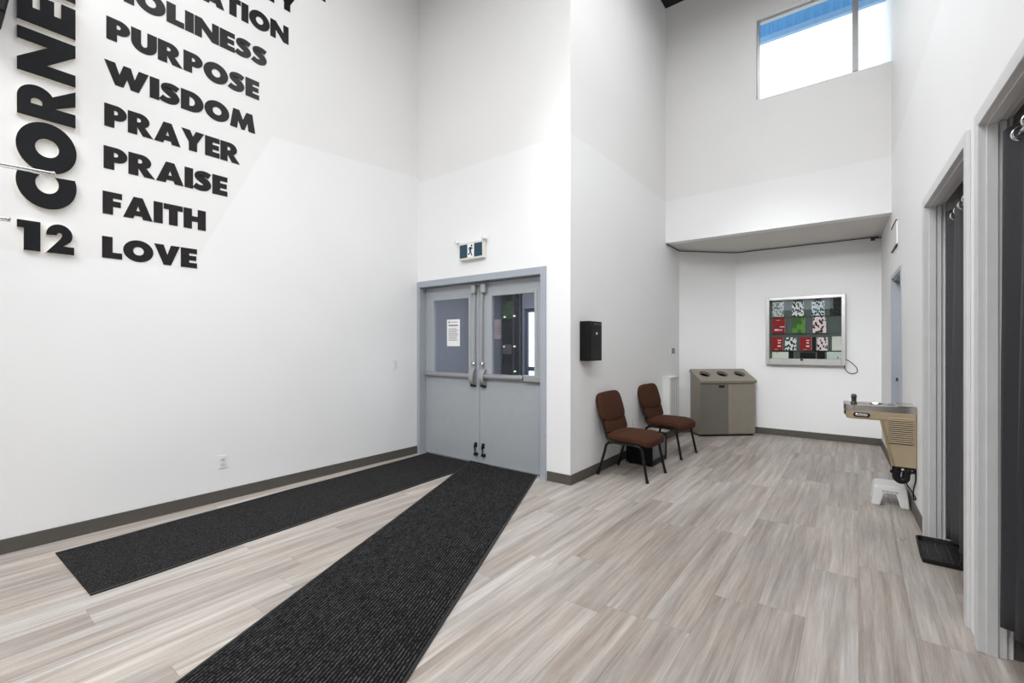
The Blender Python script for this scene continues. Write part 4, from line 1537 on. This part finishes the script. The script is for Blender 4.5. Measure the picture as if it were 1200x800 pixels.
# ---------------------------------------------------------------- rugs
def rug(name, label, corners, m_, nseg, lift, wob):
    """corners: near-left, near-right, far-right, far-left; lift(y, s) raises the rug; thin edging on the long sides"""
    c = [Vector(q) for q in corners]
    ctr = (c[0] + c[1] + c[2] + c[3]) / 4
    t = thing(name, label, 'rug', (ctr.x, ctr.y, 0), 0)
    ang = atan2(-(c[3].x - c[0].x), (c[3].y - c[0].y))
    t.rotation_euler.z = ang
    R = Matrix.Rotation(-ang, 2)
    nu, th = 16, .007

    def P(s, u, inset=0.0):
        le = c[0].lerp(c[3], s)
        ri = c[1].lerp(c[2], s)
        p = le.lerp(ri, u)
        d = (ri - le).normalized()
        p = p + d * (wob * (sin(9 * s + 1.0) * .6 + sin(23 * s) * .4))
        q = R @ Vector((p.x - ctr.x, p.y - ctr.y))
        return q.x, q.y, lift(p.x, p.y)

    def sheet(u0, u1, n, z0, z1, s0=0.0, s1=1.0):
        mb = MB()
        tp, bt2 = [], []
        for i in range(nseg + 1):
            s = s0 + (s1 - s0) * i / nseg
            for k in range(n + 1):
                u = u0 + (u1 - u0) * k / n
                x_, y_, z_ = P(s, u)
                tp.append((x_, y_, z_ + z1))
                bt2.append((x_, y_, z_ + z0))
        W = n + 1
        fs, N_ = [], len(tp)
        for i in range(nseg):
            for k in range(n):
                p = i * W + k
                fs.append((p, p + 1, p + W + 1, p + W))
                fs.append((N_ + p, N_ + p + W, N_ + p + W + 1, N_ + p + 1))
        for i in range(nseg):
            p = i * W
            fs.append((p, p + W, N_ + p + W, N_ + p))
            p = i * W + n
            fs.append((p + W, p, N_ + p, N_ + p + W))
        for k in range(n):
            fs.append((k + 1, k, N_ + k, N_ + k + 1))
            p = nseg * W + k
            fs.append((p, p + 1, N_ + p + 1, N_ + p))
        mb.add(tp + bt2, fs)
        return mb
    wdt = (c[1] - c[0]).length
    e = .016 / wdt
    sheet(e, 1 - e, nu, .001, th).build('pile', m_, t)
    sheet(0, e, 1, .0, th + .001).build('edging', M_rubber, t)
    sheet(1 - e, 1, 1, .0, th + .001).build('edging', M_rubber, t)
    return t


rug('runner_rug', 'flecked black runner rug lying along the left wall', [(-4.31, .585), (-3.425, .605), (-3.56, 4.065), (-4.47, 4.065)], M_rug1, 48, lambda x_, y_: .0005, .010)


def over(x_, y_):
    """the second rug climbs onto the first where they cross"""
    edge = -3.425 - (y_ - .605) * .039
    d = (edge + .07) - x_
    return .0015 + .0085 * min(1, max(0, d / .12 + .6))


rug('runner_rug', 'ribbed black runner rug running diagonally from the double door', [(-1.72, -.56), (-.695, -.56), (-2.745, 4.070), (-3.72, 4.070)], M_rug2, 60, over, .003)

# ---------------------------------------------------------------- at the left edge of the view
t = thing('rail_stand', 'chrome stand with thin horizontal arms before the lettering at the left edge', 'stand', (-4.2, 0.0, 0))
MB().lathe([(.19, 0), (.19, .012), (.03, .022), (.02, .03)], (0, 0, 0), 24).build('base', M_chrome, t)
MB().cyl((0, 0, .02), (0, 0, 2.62), .014, 12).build('pole', M_chrome, t)
for (yy, z0, z1) in ((.560, 2.505, 2.530), (.362, 2.175, 2.188)):
    k = MB().tube([(0, 0, z0), (0, yy, z1)], .0085, 10)
    k.lathe([(0, -.014), (.010, -.009), (.014, 0), (.010, .009), (0, .014)], (0, yy, z1), 14)
    k.tube([(0, .0, z0 - .02), (0, yy + .01, z1 - .014)], .0035, 8)
    k.build('arm', M_chrome, t)
t = thing('wall_speaker', 'black fixture on the left wall, only its corner in the top left of the view', 'speaker', (XL + .17, .20, 3.52))
sp = MB().box(-.13, .13, -.16, .16, 0, .52)
sp.transform(Matrix.Rotation(radians(-9), 4, 'X')).build('body', M_blackpaint, t, .006)
sp = MB().box(.13, .14, -.15, .15, .01, .51)
sp.transform(Matrix.Rotation(radians(-9), 4, 'X')).build('front_grille', M_dark, t)
MB().box(-.17, -.12, -.03, .05, .15, .35).build('wall_bracket', M_gunmetal, t)
